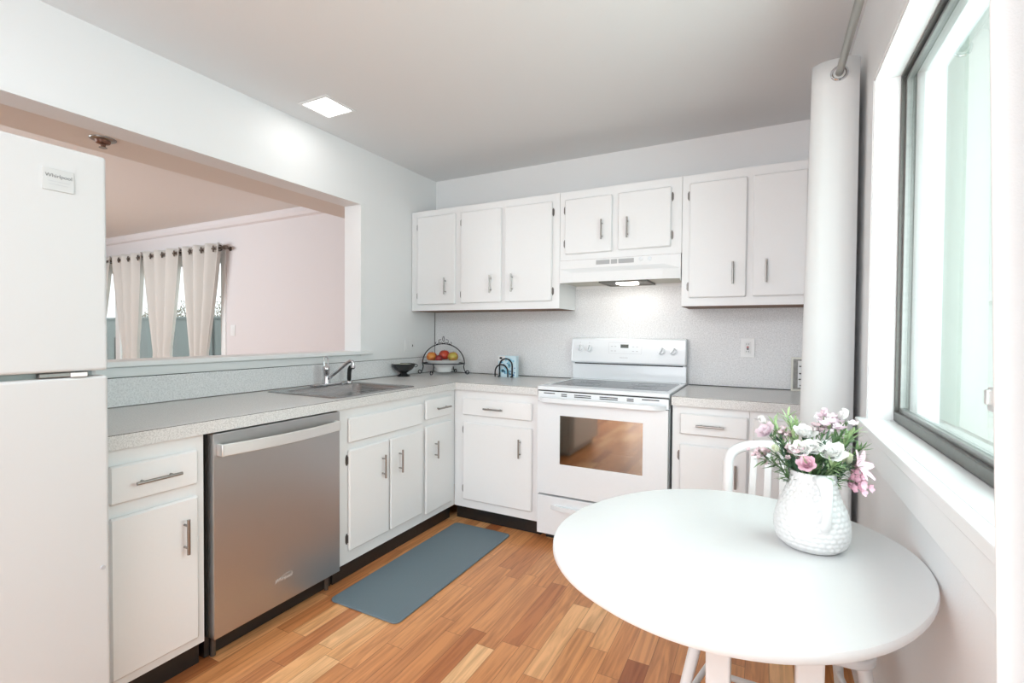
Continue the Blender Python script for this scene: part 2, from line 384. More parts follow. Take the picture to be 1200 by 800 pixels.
# reveal boards and sill
b = B(); box(b, XR-.004, WY1-.0, WZ0, 2.815, WY1-.006, WZ1); box(b, XR-.004, WY0, WZ1-.006, 2.815, WY1, WZ1)
struct('window_jamb', b, 'trim')
b = B(); box(b, 2.712, WY0-.03, WZ0-.022, 2.815, WY1+.03, WZ0+.004)
sill = struct('window_sill', b, 'trim', bevel=.003)
b = B(); box(b, 2.722, WY0-.03, WZ0-.10, XR, WY1+.03, WZ0-.022); obj('sill_apron', b, 'trim', sill, bevel=.003)
b = B()
ring(b, 0, XR-.008, XR, (WY0-.06, WZ0+.004, WY1+.028, WZ1+.03), (WY0, WZ0+.005, WY1, WZ1)); struct('window_casing', b, 'trim', bevel=.003)

# outside
struct('ground_outside', bx(-16, .3, -.3, 12, 16, -.12), 'ground')
struct('ground_outside', bx(2.95, -12, -.3, 12, .3, -.12), 'ground')
fn = thing('fence', 'grey green privacy fence seen through the glass door', 'fence', (-9, 2.5, -.12))
obj('panel', bx(-15, 2.5, -.12, -2.5, 2.55, 1.50), 'fence', fn)
obj('top_rail', bx(-15, 2.48, 1.47, -2.5, 2.57, 1.51), 'fence', fn)
for i in range(9):
    x = -14.8 + i*1.5; obj('post', bx(x, 2.47, -.12, x+.06, 2.5, 1.50), 'fence', fn)
ne = thing('neighbour_wall', 'pale sided outside wall beyond the kitchen window', 'wall', (5.4, -.5, -.12))
b = B(); box(b, 5.0, -6, -.12, 5.3, 14, 6.0); obj('wall_face', b, 'siding', ne)
b = B(); box(b, 4.96, 6.2, -.12, 5.0, 7.2, 6.0); obj('corner_board', b, 'sidinggreen', ne)

# ================================================================== CABINETS
def bar_pull(parent, c, axis, L, out, r=.0055, stand=.026):
    """bar handle: c = centre on the door face, axis = bar direction, out = outward direction"""
    c = Vector(c); axis = Vector(axis); out = Vector(out)
    b = B(); q = c + out*stand
    cyl(b, q-axis*L/2, q+axis*L/2, r, n=12)
    for s in (-1, 1):
        cyl(b, c + axis*s*L*.32, q + axis*s*L*.32, r*.72, n=10)
    return obj('handle', b, 'nickel', parent, smooth=True)
def hinge(parent, c, out, side):
    """small wrap hinge: vertical plate with a barrel"""
    c = Vector(c); out = Vector(out); side = Vector(side); z = Vector((0, 0, 1))
    b = B(); w, h, t = .011, .052, .003
    poly = [(0, -h*.5), (w*.5, -h*.5), (w, -h*.28), (w, h*.28), (w*.5, h*.5), (0, h*.5)]
    A = [b.verts.new(c + side*u + z*v) for u, v in poly]; C = [b.verts.new(c + side*u + z*v + out*t) for u, v in poly]
    n = len(poly)
    for i in range(n): b.faces.new((A[i], A[(i+1) % n], C[(i+1) % n], C[i]))
    b.faces.new(A); b.faces.new(C[::-1])
    cyl(b, c - z*h*.36 + out*.005, c + z*h*.36 + out*.005, .0042, n=8)
    return obj('hinge', b, 'hinge', parent)
def front(name, parent, face, u0, z0, u1, z1, t=.018, bev=.006):
    """door or drawer front; face=('x',x) faces +x, ('y',y) faces -y"""
    b = B()
    if face[0] == 'x': box(b, face[1], u0, z0, face[1]+t, u1, z1)
    else: box(b, u0, face[1]-t, z0, u1, face[1], z1)
    return obj(name, b, 'cab', parent, bevel=bev, seg=1)
def fpt(face, u, z, d=0):
    return (face[1]+d, u, z) if face[0] == 'x' else (u, face[1]-d, z)
def outv(face): return (1, 0, 0) if face[0] == 'x' else (0, -1, 0)
def udir(face, s): return (0, s, 0) if face[0] == 'x' else (s, 0, 0)
T = .018
def add_door(par, face, u0, z0, u1, z1, hu, hz0, hz1, hs, hzs):
    """hu = handle u, hs = -1 hinge on u0 side, +1 on u1 side"""
    d = front('door', par, face, u0, z0, u1, z1)
    bar_pull(d, fpt(face, hu, (hz0+hz1)/2, T), (0, 0, 1), abs(hz1-hz0), outv(face))
    if hs:
        for hz in hzs: hinge(d, fpt(face, (u0 if hs < 0 else u1)+.001*hs, hz, .0005), outv(face), udir(face, hs))
    return d
def add_drawer(par, face, u0, z0, u1, z1, handle=True, hc=None, L=.137, nm='drawer'):
    d = front(nm, par, face, u0, z0, u1, z1)
    if handle: bar_pull(d, fpt(face, (u0+u1)/2 if hc is None else hc, (z0+z1)/2-.002, T), udir(face, 1), L, outv(face))
    return d
FX = .608      # left run face-frame plane
FY = -.608     # back run face-frame plane
CB = .866      # cabinet top
def base_left(label, y0, y1, group='white base cabinets'):
    t = thing('base_cabinet', label, 'cabinet', (FX/2, (y0+y1)/2, 0), group)
    obj('body', bx(.003, y0, .092, FX, y1, CB), 'cab', t)
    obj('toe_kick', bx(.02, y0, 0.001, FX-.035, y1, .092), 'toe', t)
    return t
F = ('x', FX)
c1 = base_left('white base cabinet with one drawer and one door between fridge and dishwasher', -2.545, -2.236)
add_drawer(c1, F, -2.532, .688, -2.262, .812, hc=-2.40)
add_door(c1, F, -2.532, .125, -2.262, .646, -2.312, .455, .578, 0, ())
c2 = base_left('white sink base cabinet with two doors under the sink', -1.604, -.952)
for ch_ in list(c2.children):
    if ch_.name.startswith('body'): bpy.data.objects.remove(ch_)
bh = B(); box(bh, .003, -1.604, .092, FX, -.952, .70); ring(bh, 2, .70, CB, (.003, -1.604, FX, -.952), (.04, -1.601, .600, -.975)); obj('body', bh, 'cab', c2)
obj('false_front', bx(FX, -1.543, .690, FX+T, -.966, .815), 'cab', c2, bevel=.006, seg=1)
add_door(c2, F, -1.543, .152, -1.256, .655, -1.313, .462, .586, -1, (.213, .605))
add_door(c2, F, -1.246, .152, -.966, .655, -1.177, .458, .584, 1, (.225, .595))
c3 = base_left('narrow white base cabinet with small drawer in the corner right of the sink', -.951, -.610)
add_drawer(c3, F, -.934, .706, -.660, .830, hc=-.778)
add_door(c3, F, -.934, .132, -.662, .668, -.845, .461, .568, 1, (.202, .603))
F = ('y', FY)
def base_back(label, x0, x1, group='white base cabinets'):
    t = thing('base_cabinet', label, 'cabinet', ((x0+x1)/2, FY/2, 0), group)
    obj('body', bx(x0, FY, .092, x1, -.003, CB), 'cab', t)
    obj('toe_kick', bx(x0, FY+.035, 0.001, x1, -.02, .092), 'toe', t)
    return t
c4 = base_back('white base cabinet with drawer over a door, directly left of the stove', .609, 1.226)
add_drawer(c4, F, .680, .702, 1.182, .812, hc=.922)
add_door(c4, F, .686, .147, 1.184, .655, 1.106, .472, .588, -1, (.215, .603))
c5 = base_back('white base cabinet with drawer over a door, directly right of the stove', 2.001, 2.368)
add_drawer(c5, F, 2.040, .716, 2.362, .826, hc=2.190)
add_door(c5, F, 2.040, .147, 2.362, .664, 2.31, .472, .588, -1, (.215, .602))
c6 = base_back('white base cabinet with full height door, at the window end behind the chair', 2.369, 2.725)
add_door(c6, F, 2.385, .147, 2.690, .826, 2.444, .460, .580, 1, (.215, .74))

# upper cabinets
UD, UB, UT = .310, 1.400, 2.155
F = ('y', -(UD))
def upper(label, x0, x1, z0, z1=UT):
    t = thing('wall_cabinet', label, 'cabinet', ((x0+x1)/2, -UD/2, z0), 'white wall cabinets')
    obj('body', bx(x0, -UD, z0, x1, -.003, z1), 'cab', t, bevel=.0012, seg=1)
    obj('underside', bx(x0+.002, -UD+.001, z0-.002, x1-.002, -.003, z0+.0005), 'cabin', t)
    return t
u1 = upper('white wall cabinet with three doors in the left corner over the fruit stand', .004, 1.2275, UB)
add_door(u1, F, .066, 1.446, .413, 2.108, .334, 1.517, 1.638, -1, (1.513, 2.034))
add_door(u1, F, .463, 1.450, .797, 2.106, .720, 1.515, 1.640, -1, (1.514, 2.034))
add_door(u1, F, .828, 1.450, 1.177, 2.104, .889, 1.518, 1.641, 1, (1.515, 2.034))
u2 = upper('short white wall cabinet with two doors above the range hood', 1.2295, 1.9905, 1.71)
add_door(u2, F, 1.268, 1.748, 1.579, 2.100, 1.518, 1.823, 1.946, -1, (1.818, 2.034))
add_door(u2, F, 1.616, 1.752, 1.932, 2.102, 1.678, 1.821, 1.945, 1, (1.820, 2.044))
u3 = upper('white wall cabinet with two tall doors right of the hood beside the curtain', 1.9925, 2.645, UB)
add_door(u3, F, 2.033, 1.447, 2.333, 2.104, 2.267, 1.517, 1.640, -1, (1.513, 2.035))
add_door(u3, F, 2.363, 1.448, 2.618, 2.104, 2.430, 1.520, 1.644, 1, (1.513, 2.035))

# ================================================================== COUNTERTOPS, BACKSPLASH
CT0, CT1 = .868, .914
ct = thing('countertop', 'long L shaped grey speckled countertop holding the sink', 'countertop', (.3, -1.3, CT0))
SX0, SX1, SY0, SY1 = .098, .560, -1.575, -1.015     # sink cut-out
b = B()
box(b, .002, -2.565, CT0, .635, SY0, CT1); box(b, .002, SY0, CT0, SX0, SY1, CT1); box(b, SX1, SY0, CT0, .635, SY1, CT1)
box(b, .002, SY1, CT0, .635, -.635, CT1); box(b, .002, -.635, CT0, 1.2275, -.003, CT1)
bmesh.ops.remove_doubles(b, verts=b.verts, dist=1e-5)
obj('slab', b, 'laminate', ct)
b = B(); box(b, .635, -2.565, CT1-.003, .6358, -.6358, CT1-.0012); box(b, .635, -.6358, CT1-.003, 1.2275, -.635, CT1-.0012)
obj('edge_seam', b, 'gap', ct)
b = B(); box(b, .635, -2.565, CT0-.002, .6365, -.6365, CT1-.003); box(b, .635, -.6365, CT0-.002, 1.2275, -.635, CT1-.003)
obj('edge_band', b, 'laminate', ct)
cr = thing('countertop', 'short grey speckled countertop right of the stove', 'countertop', (2.36, -.3, CT0))
obj('slab', bx(1.9985, -.635, CT0, 2.73, -.003, CT1), 'laminate', cr)
obj('edge_seam', bx(1.9985, -.6358, CT1-.003, 2.73, -.635, CT1-.0012), 'gap', cr)
obj('edge_band', bx(1.9985, -.6365, CT0-.002, 2.73, -.635, CT1-.003), 'laminate', cr)
bs = thing('backsplash', 'low speckled backsplash strip behind the sink on the left wall', 'backsplash', (.01, -1.3, CT1))
obj('panel', bx(.001, -2.565, CT1+.004, .016, -.012, 1.038), 'backlam', bs)
obj('top_seam', bx(.001, -2.565, 1.038, .0165, -.012, 1.0395), 'gap', bs)
obj('caulk_line', bx(.002, -2.565, CT1+.0003, .020, -.012, CT1+.004), 'hinge', bs)
b2 = thing('backsplash', 'speckled backsplash panel covering the back wall below the wall cabinets', 'backsplash', (1.3, -.005, CT1))
b = B(); box(b, .004, -.0115, CT1+.004, 1.2280, -.0005, 1.398); box(b, 1.2280, -.0115, CT1+.004, 1.992, -.0005, 1.70); box(b, 1.992, -.0115, CT1+.004, 2.725, -.0005, 1.398)
obj('panel', b, 'backlam', b2)
b = B(); box(b, .02, -.016, CT1+.0003, 1.2275, -.002, CT1+.0045); obj('caulk_line', b, 'gap', b2); obj('caulk_line', bx(2.0, -.016, CT1+.0003, 2.725, -.002, CT1+.0045), 'gap', b2)
obj('corner_seam', bx(.0005, -.0145, 1.042, .0055, -.0085, 1.398), 'hinge', b2)
struct('trim_5', bx(.0005, -2.565, 1.041, .006, -.86, OZ0-.004), 'trim')

# ================================================================== SINK, FAUCET
sk = thing('sink', 'stainless steel drop in single bowl sink', 'sink', (.33, -1.3, CT1))
b = B()
def rrect(x0, y0, x1, y1, r, n=5):
    pts = []
    for cx, cy, a in ((x1-r, y1-r, 0), (x0+r, y1-r, 90), (x0+r, y0+r, 180), (x1-r, y0+r, 270)):
        for k in range(n+1):
            t = R(a+90*k/n); pts.append((cx+r*cos(t), cy+r*sin(t)))
    return pts
loops = [(rrect(.072, -1.600, .592, -.990, .02), CT1+.0008), (rrect(.076, -1.596, .588, -.994, .02), CT1+.005),
         (rrect(.158, -1.556, .566, -1.034, .045), CT1+.004), (rrect(.166, -1.548, .558, -1.042, .045), CT1-.004),
         (rrect(.185, -1.53, .545, -1.06, .05), CT1-.150), (rrect(.215, -1.50, .515, -1.09, .05), CT1-.168)]
rg = [[b.verts.new((x, y, z)) for x, y in l] for l, z in loops]
for A, C in zip(rg, rg[1:]):
    n = len(A)
    for k in range(n): b.faces.new((A[k], A[(k+1) % n], C[(k+1) % n], C[k]))
b.faces.new(rg[-1])
o = obj('basin', b, 'sinksteel', sk, smooth=True)
sm = o.modifiers.new('solid', 'SOLIDIFY'); sm.thickness = .0008; sm.offset = -1
b = B(); lathe(b, [(0, CT1-.166), (.03, CT1-.166), (.043, CT1-.163), (.045, CT1-.167)], .36, -1.30, 24); obj('drain', b, 'chrome', sk, smooth=True)
fc = thing('faucet', 'chrome kitchen faucet with looped lever behind the sink', 'faucet', (.115, -1.235, CT1+.005))
b = B(); z0 = CT1+.005
prism(b, 2, z0, z0+.013, [(x, y) for x, y in rrect(.088, -1.345, .148, -1.125, .028, 6)]); obj('base_plate', b, 'chrome', fc, bevel=.004, seg=2, smooth=True)
b = B(); lathe(b, [(0, z0+.013), (.024, z0+.013), (.022, z0+.03), (.019, z0+.04), (.019, z0+.085), (.022, z0+.09), (.021, z0+.108), (.012, z0+.118), (0, z0+.119)], .115, -1.235, 24); obj('body', b, 'chrome', fc, smooth=True)
b = B()
hp = [(.115, -1.248, z0+.10), (.113, -1.250, z0+.13), (.111, -1.246, z0+.160), (.110, -1.240, z0+.168), (.110, -1.226, z0+.168), (.111, -1.220, z0+.160), (.113, -1.218, z0+.13), (.115, -1.222, z0+.10)]
tube(b, hp, .0035, 8); obj('lever', b, 'chrome', fc, smooth=True)
b = B(); tube(b, [(.115, -1.235, z0+.040), (.135, -1.232, z0+.045), (.20, -1.21, z0+.098), (.245, -1.195, z0+.136), (.262, -1.190, z0+.146), (.275, -1.186, z0+.146), (.28, -1.184, z0+.138), (.28, -1.184, z0+.118)],
     [.011, .011, .0105, .010, .010, .0105, .011, .0115], 14); obj('spout', b, 'chrome', fc, smooth=True)
b = B(); cyl(b, (.28, -1.184, z0+.108), (.28, -1.184, z0+.122), .0125, n=16); obj('aerator', b, 'chrome', fc, smooth=True)
sp = thing('sink_sprayer', 'black pull out side sprayer beside the faucet', 'sprayer', (.115, -1.055, z0))
b = B(); lathe(b, [(0, z0), (.022, z0), (.021, z0+.008), (.015, z0+.014), (0, z0+.015)], .115, -1.055, 20); obj('collar', b, 'chrome', sp, smooth=True)
b = B(); tube(b, [(.115, -1.055, z0+.012), (.115, -1.055, z0+.03), (.116, -1.055, z0+.06), (.118, -1.054, z0+.082), (.126, -1.052, z0+.096), (.140, -1.050, z0+.100), (.150, -1.049, z0+.096)],
     [.011, .013, .013, .014, .016, .015, .012], 14); obj('spray_head', b, 'black', sp, smooth=True)

# ================================================================== DISHWASHER
dw = thing('dishwasher', 'stainless steel dishwasher under the left countertop', 'dishwasher', (.32, -1.92, 0))
DY0, DY1 = -2.218, -1.618
obj('tub', bx(.02, DY0-.004, .095, .60, DY1+.004, .862), 'gap', dw)
obj('door_panel', bx(.602, DY0, .092, .640, DY1, .860), 'steel', dw, bevel=.003)
obj('toe_panel', bx(.05, DY0, .006, .575, DY1, .092), 'black', dw)
for y in (DY0+.03, DY1-.03):
    b = B(); cyl(b, (.58, y, 0.001), (.58, y, .094), .010, n=12); obj('leveling_foot', b, 'alu', dw)
b = B()
n = 16; prof = []
for i in range(n+1):
    t = i/n; y = -2.205 + t*(.565); bow = .030 + .030*sin(pi*t)
    prof.append((.640+bow, y))
poly = [(x, y) for x, y in prof] + [(x-.010, y) for x, y in prof[::-1]]
prism(b, 2, .777, .822, poly)
for yy in (-2.205, -1.652): box(b, .639, yy, .777, .672, yy+.012, .822)
obj('handle', b, 'handle_steel', dw, bevel=.003, smooth=True)
obj('logo_lettering', text_bm('Whirlpool', .020, (.6404, -1.925, .196), (0, 1, 0), (0, 0, 1), .0004, .3), 'handle_steel', dw)
b = B(); pts = [(.6408, -1.925 + .040*cos(t), .197 + .012*sin(t)+ .010*cos(t)) for t in [R(a) for a in range(-60, 200, 20)]]
tube(b, pts, .0006, 6); obj('logo_swoosh', b, 'handle_steel', dw)

# ================================================================== RANGE
SX = 1.231; SW = .761
st = thing('stove', 'white freestanding electric stove with dark glass cooktop', 'stove', (SX+SW/2, -.33, 0))
X0, X1 = SX+.002, SX+SW
obj('body', bx(X0+.003, -.615, .045, X1-.003, -.02, .905), 'enamel', st)
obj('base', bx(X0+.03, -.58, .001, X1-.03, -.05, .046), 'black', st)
b = B(); ring(b, 2, .902, .925, (X0, -.655, X1, -.035), (X0+.022, -.54, X1-.03, -.085)); obj('cooktop_frame', b, 'enamel', st, bevel=.005)
ck = obj('cooktop_glass', bx(X0+.022, -.54, .905, X1-.03, -.085, .9215), 'cooktop', st)
for (cx, cy, rr) in ((X0+.20, -.40, .105), (X1-.20, -.40, .085), (X0+.20, -.20, .08), (X1-.20, -.20, .105)):
    b = B()
    for rad in (rr, rr*.62):
        pr = [(rad, .9216), (rad+.002, .9216), (rad+.002, .9219), (rad, .9219), (rad, .9216)]; lathe(b, pr, cx, cy, 40)
    obj('burner_ring', b, 'ring', ck)
# backguard
b = B(); prism(b, 0, X0, X1, [(-.020, .925), (-.064, .925), (-.064, 1.035), (-.02, 1.035)]); obj('backguard_base', b, 'enamel', st, bevel=.004)
b = B(); prism(b, 0, X0-.001, X1+.001, [(-.014, 1.036), (-.092, 1.036), (-.098, 1.048), (-.078, 1.196), (-.066, 1.207), (-.014, 1.207)])
bg = obj('control_panel', b, 'enamel', st, bevel=.008, seg=3)
obj('panel_shadow_gap', bx(X0+.02, -.070, 1.029, X1-.02, -.06, 1.036), 'gap', st)
nv = Vector((0, -1, .135)).normalized(); zt = Vector((0, .135, 1)).normalized()
def cp(u, z): # point on the sloping control face
    t = (z-1.048)/(.148); return Vector((u, -.098+.020*t, z))
for i, (kx, kz) in enumerate(((1.297, 1.137), (1.362, 1.135), (1.842, 1.127), (1.914, 1.127))):
    c = cp(kx, kz); b = B()
    cyl(b, c, c+nv*.006, .027, n=28); cyl(b, c+nv*.006, c+nv*.020, .022, .0195, n=28)
    k = obj('control_knob', b, 'enamel', bg, smooth=True)
    b = B(); box(b, -.0035, -.02, -.02, .0035, 0, .02)
    bmesh.ops.transform(b, matrix=Matrix.Translation(c+nv*.026+Vector((0, .004, 0)))@Matrix.Rotation(R(10+i*9), 4, 'Y'), verts=b.verts)
    obj('knob_grip', b, 'enamel', k, bevel=.002) if False else obj('control_knob_grip', b, 'enamel', bg, bevel=.002)
    b = B(); cyl(b, c+Vector((0, .001, .038)), c+nv*.0008+Vector((0, 0.001, .038)), .0025, n=10); obj('dial_mark', b, 'ltgrey', bg)
def plate(name, u0, z0, u1, z1, m, d=.0008, par=bg):
    b = B(); A = [cp(u0, z0), cp(u1, z0), cp(u1, z1), cp(u0, z1)]
    lo = [b.verts.new(p-nv*.002) for p in A]; hi = [b.verts.new(p+nv*d) for p in A]
    for i in range(4): b.faces.new((lo[i], lo[(i+1) % 4], hi[(i+1) % 4], hi[i]))
    b.faces.new(hi); b.faces.new(lo[::-1]); return obj(name, b, m, par)
b = B()
for a in ((1.497, 1.105, 1.717, 1.1062), (1.497, 1.1768, 1.717, 1.178), (1.497, 1.105, 1.4982, 1.178), (1.7158, 1.105, 1.717, 1.178)):
    q = [cp(a[0], a[1]), cp(a[2], a[1]), cp(a[2], a[3]), cp(a[0], a[3])]
    vs = [b.verts.new(p+nv*.0004) for p in q]; b.faces.new(vs)
obj('control_outline', b, 'ltgrey', bg)
plate('clock_display', 1.577, 1.143, 1.630, 1.166, mat('dark_display', (.06, .07, .06, 1), .2), .0012)
for gx in (1.512, 1.535, 1.655, 1.68):
    for gz in (1.120, 1.150): plate('touch_button', gx, gz, gx+.013, gz+.004, 'ltgrey', .0005)
obj('logo_lettering', text_bm('FRIGIDAIRE', .011, cp(1.6, 1.078)+nv*.0006, (1, 0, 0), zt, .0003), 'ltgrey', bg)
# oven door
od = B(); ring(od, 1, -.662, -.617, (X0+.004, .292, X1-.004, .838), (1.381, .477, 1.857, .760))
od = obj('oven_door', od, 'enamel', st, bevel=.002)
obj('oven_window', bx(1.379, -.6605, .475, 1.859, -.6575, .762), 'ovenglass', od)
b = B(); ring(b, 1, -.618, -.60, (1.37, .47, 1.87, .77), (1.381, .477, 1.857, .760)); box(b, 1.37, -.6155, .47, 1.87, -.6145, .77); obj('oven_cavity', b, 'ovencavity', od)
b = B(); cyl(b, (1.385, -.640, .565), (1.853, -.640, .565), .0022, n=8); obj('oven_rack_rod', b, 'chrome', od)
# top strip with vents and handle
tp = obj('vent_strip', bx(X0+.004, -.655, .840, X1-.004, -.617, .896), 'enamel', st, bevel=.003)
obj('strip_gap', bx(X0+.006, -.650, .8955, X1-.006, -.62, .9025), 'gap', st)
for (a, c_, two) in ((1.275, 1.345, 0), (1.385, 1.42, 1), (1.465, 1.565, 1), (1.615, 1.718, 1), (1.768, 1.805, 1), (1.85, 1.94, 0)):
    b = B()
    for z in ((.884, .874, ) if two else (.886,)): box(b, a, -.6562, z-.0025, c_, -.654, z+.0025)
    obj('vent_slot', b, 'gap', tp)
b = B(); n = 20; fr = []; bk = []
for i in range(n+1):
    t = i/n; x = X0+.016 + t*(X1-X0-.032); e = min(t, 1-t)/.07; o_ = .040*min(1, sin(min(1, e)*pi/2)) + .004
    fr.append((x, -.662-o_)); bk.append((x, -.662-max(0, o_-.016)))
prism(b, 2, .838, .864, fr + bk[::-1]); obj('oven_handle', b, 'enamel', od, bevel=.006, seg=3, smooth=True)
# storage drawer
dd = obj('storage_drawer', bx(X0+.004, -.660, .052, X1-.004, -.617, .280), 'enamel', st, bevel=.004)
b = B(); n = 12; fr = []; bk = []
for i in range(n+1):
    t = i/n; x = 1.325+t*.57; o_ = .020*sin(pi*min(1, min(t, 1-t)/.15)/2); fr.append((x, -.660-o_)); bk.append((x, -.659))
prism(b, 2, .205, .232, fr+bk[::-1]); obj('drawer_pull', b, 'enamel', dd, bevel=.005, seg=2, smooth=True)

# ================================================================== RANGE HOOD
hd = thing('range_hood', 'white under cabinet range hood with lit lamp above the stove', 'range hood', (1.61, -.16, 1.553))
HZ0, HZ1 = 1.553, 1.708; HX0, HX1 = 1.2315, 1.9885
b = B()
outer = [(-.012, HZ1), (-.318, HZ1), (-.318, 1.655), (-.352, 1.622), (-.356, HZ0), (-.352, HZ0-.001)]
A = []; yy = lambda y, i: y
secs = [(HX0, 0.0), (HX0+.10, 1.0), (HX1-.10, 1.0), (HX1, 0.0)]
for x, k in secs:
    r_ = []
    for y, z in ((-.012, HZ1), (-.318, HZ1), (-.318, 1.655), (-.318-.020*k, 1.625), (-.319-.022*k, HZ0+.011), (-.311-.022*k, HZ0+.011), (-.311-.020*k, 1.60), (-.012, 1.60)):
        r_.append(b.verts.new((x, y, z)))
    A.append(r_)
for P, Q in zip(A, A[1:]):
    n = len(P)
    for i in range(n): b.faces.new((P[i], P[(i+1) % n], Q[(i+1) % n], Q[i]))
b.faces.new(A[0]); b.faces.new(A[-1][::-1])
obj('canopy', b, 'cab', hd)
b = B(); box(b, HX0, -.318, HZ0, HX0+.003, -.012, 1.602); box(b, HX1-.003, -.318, HZ0, HX1, -.012, 1.602); box(b, HX0, -.016, HZ0-.004, HX1, -.012, 1.602)
obj('side_skirt', b, 'cab', hd)
obj('inner_pan', bx(HX0+.004, -.31, 1.568, HX1-.004, -.017, 1.599), 'hoodin', hd)
b = B(); ring(b, 2, 1.556, 1.568, (1.49, -.30, 1.79, -.04), (1.505, -.29, 1.775, -.05)); box(b, 1.505, -.29, 1.560, 1.775, -.05, 1.566); obj('grease_filter', b, 'filter', hd)
b = B()
prism(b, 2, 1.545, 1.560, [(1.60, -.30), (1.735, -.30), (1.72, -.20), (1.61, -.20)]); obj('lamp_lens', b, 'hoodlamp', hd, bevel=.004)
for a, c_ in ((1.478, 1.565), (1.573, 1.612), (1.620, 1.715)):
    b = B(); box(b, a, -.3195, 1.672, c_, -.317, 1.699); 
    vs = obj('vent_grille', b, mat('hood_grille_grey', (.44, .44, .45, 1), .5) if a < 1.5 else bpy.data.materials['hood_grille_grey'], hd)
for x in (1.757, 1.81):
    b = B(); cyl(b, (x, -.318, 1.69), (x, -.324, 1.69), .011, n=20); box(b, x-.002, -.330, 1.68, x+.002, -.322, 1.70); obj('fan_switch', b, 'enamel', hd)
hl = bpy.data.lights.new('hood_lamp_light', 'AREA'); hl.shape = 'RECTANGLE'; hl.size = .36; hl.size_y = .16; hl.energy = .36; hl.color = (1, .95, .86)
o = bpy.data.objects.new('hood_lamp_light', hl); COL.objects.link(o); o.location = Vector((1.64, -.20, 1.540)) - Vector(hd.location); o.parent = hd
o.rotation_euler = (R(10), 0, 0)

# ================================================================== FRIDGE
fr_ = thing('refrigerator', 'white two door refrigerator at the left edge', 'refrigerator', (.40, -2.97, 0))
FYA, FYB = -3.345, -2.588
obj('body', bx(.03, FYA, .03, .690, FYB, 1.715), 'fridge', fr_, bevel=.006)
fz = obj('freezer_door', bx(.698, FYA, 1.128, .760, FYB, 1.733), 'fridge', fr_, bevel=.008, seg=3)
fd = obj('fridge_door', bx(.698, FYA, .085, .760, FYB, 1.112), 'fridge', fr_, bevel=.008, seg=3)
obj('door_gasket', bx(.689, FYA+.015, .09, .699, FYB-.015, 1.728), 'greyplastic', fr_)
obj('divider_strip', bx(.700, FYA+.01, 1.108, .738, FYB-.05, 1.132), mat('grey_green_strip', (.25, .28, .27, 1), .5), fr_)
b = B(); box(b, .70, FYB-.15, 1.114, .757, FYB-.045, 1.126); obj('centre_hinge', b, 'hinge', fr_, bevel=.002)
b = B(); box(b, .745, FYB-.085, 1.1135, .764, FYB-.05, 1.1245); obj('hinge_spacer', b, 'paper', fr_, bevel=.001)
obj('toe_grille', bx(.60, FYA+.01, .008, .705, FYB-.01, .078), 'greyplastic', fr_)
obj('top_hinge_cover', bx(.62, FYB-.07, 1.7155, .72, FYB-.02, 1.742), 'fridge', fr_, bevel=.004)
bd = obj('badge', bx(.759, -2.728, 1.610, .7625, -2.662, 1.668), mat('pale_grey_badge', (.56, .56, .56, 1), .3), fz, bevel=.0012)
obj('badge_lettering', text_bm('Whirlpool', .0135, (.7628, -2.695, 1.649), (0, 1, 0), (0, 0, 1), .0004), mat('dark_grey_print', (.22, .22, .23, 1), .5), bd)
b = B()
for z, w_ in ((1.634, .045), (1.626, .04)): box(b, .7624, -2.695-w_/2, z, .7629, -2.695+w_/2, z+.0015)
obj('badge_line', b, 'ltgrey', bd)
b = B(); cyl(b, (.759, -2.606, .562), (.764, -2.606, .562), .006, n=14); obj('screw_cap', b, 'ltgrey', fd, smooth=True)

# ================================================================== FLOOR MAT
mt = B(); prism(mt, 2, .0005, .010, rrect(.668, -1.712, 1.072, -.672, .03, 5))
mo = obj('kitchen_mat', mt, 'matgrey', bevel=.008, seg=2)
tag(mo, 'blue grey cushioned kitchen mat lying on the wood floor', 'mat')

# ================================================================== TABLE
TC = (2.363, -2.065); TZ = .76
tb = thing('dining_table', 'small white round table by the window', 'table', (TC[0], TC[1], 0))
b = B(); n = 96
def ell(a, bb, z, rot=-.46):
    out = []
    for k in range(n):
        t = 2*pi*k/n; pw_ = lambda v: math.copysign(abs(v)**(2/2.15), v); x, y = a*pw_(cos(t)), bb*pw_(sin(t))
        out.append((TC[0]+x*cos(rot)-y*sin(rot), TC[1]+x*sin(rot)+y*cos(rot), z))
    return out
EA, EB = .367, .411
rings = [ell(EA-.01, EB-.01, TZ-.0215), ell(EA-.003, EB-.003, TZ-.020), ell(EA, EB, TZ-.015), ell(EA, EB, TZ-.005), ell(EA-.002, EB-.002, TZ-.001), ell(EA-.006, EB-.006, TZ)]
rv = [[b.verts.new(p) for p in r] for r in rings]
for A, C in zip(rv, rv[1:]):
    for k in range(n): b.faces.new((A[k], A[(k+1) % n], C[(k+1) % n], C[k]))
b.faces.new(rv[0][::-1]); b.faces.new(rv[-1])
obj('tabletop', b, 'table', tb, smooth=True)
LX = ((2.362, -2.235), (2.518, -2.235), (2.335, -1.845), (2.546, -1.845))
for x, y in LX:
    b = B(); w_ = .0235
    A = [b.verts.new((x+sx*w_*.85, y+sy*w_*.85, 0.001)) for sx, sy in ((-1, -1), (1, -1), (1, 1), (-1, 1))]
    C = [b.verts.new((x+sx*w_, y+sy*w_, TZ-.022)) for sx, sy in ((-1, -1), (1, -1), (1, 1), (-1, 1))]
    for i in range(4): b.faces.new((A[i], A[(i+1) % 4], C[(i+1) % 4], C[i]))
    b.faces.new(A[::-1]); b.faces.new(C)
    obj('leg', b, 'table', tb, bevel=.004)
b = B()
ring(b, 2, TZ-.10, TZ-.0217, (2.345, -2.225, 2.535, -1.855), (2.363, -2.207, 2.517, -1.873)); obj('apron', b, 'table', tb)

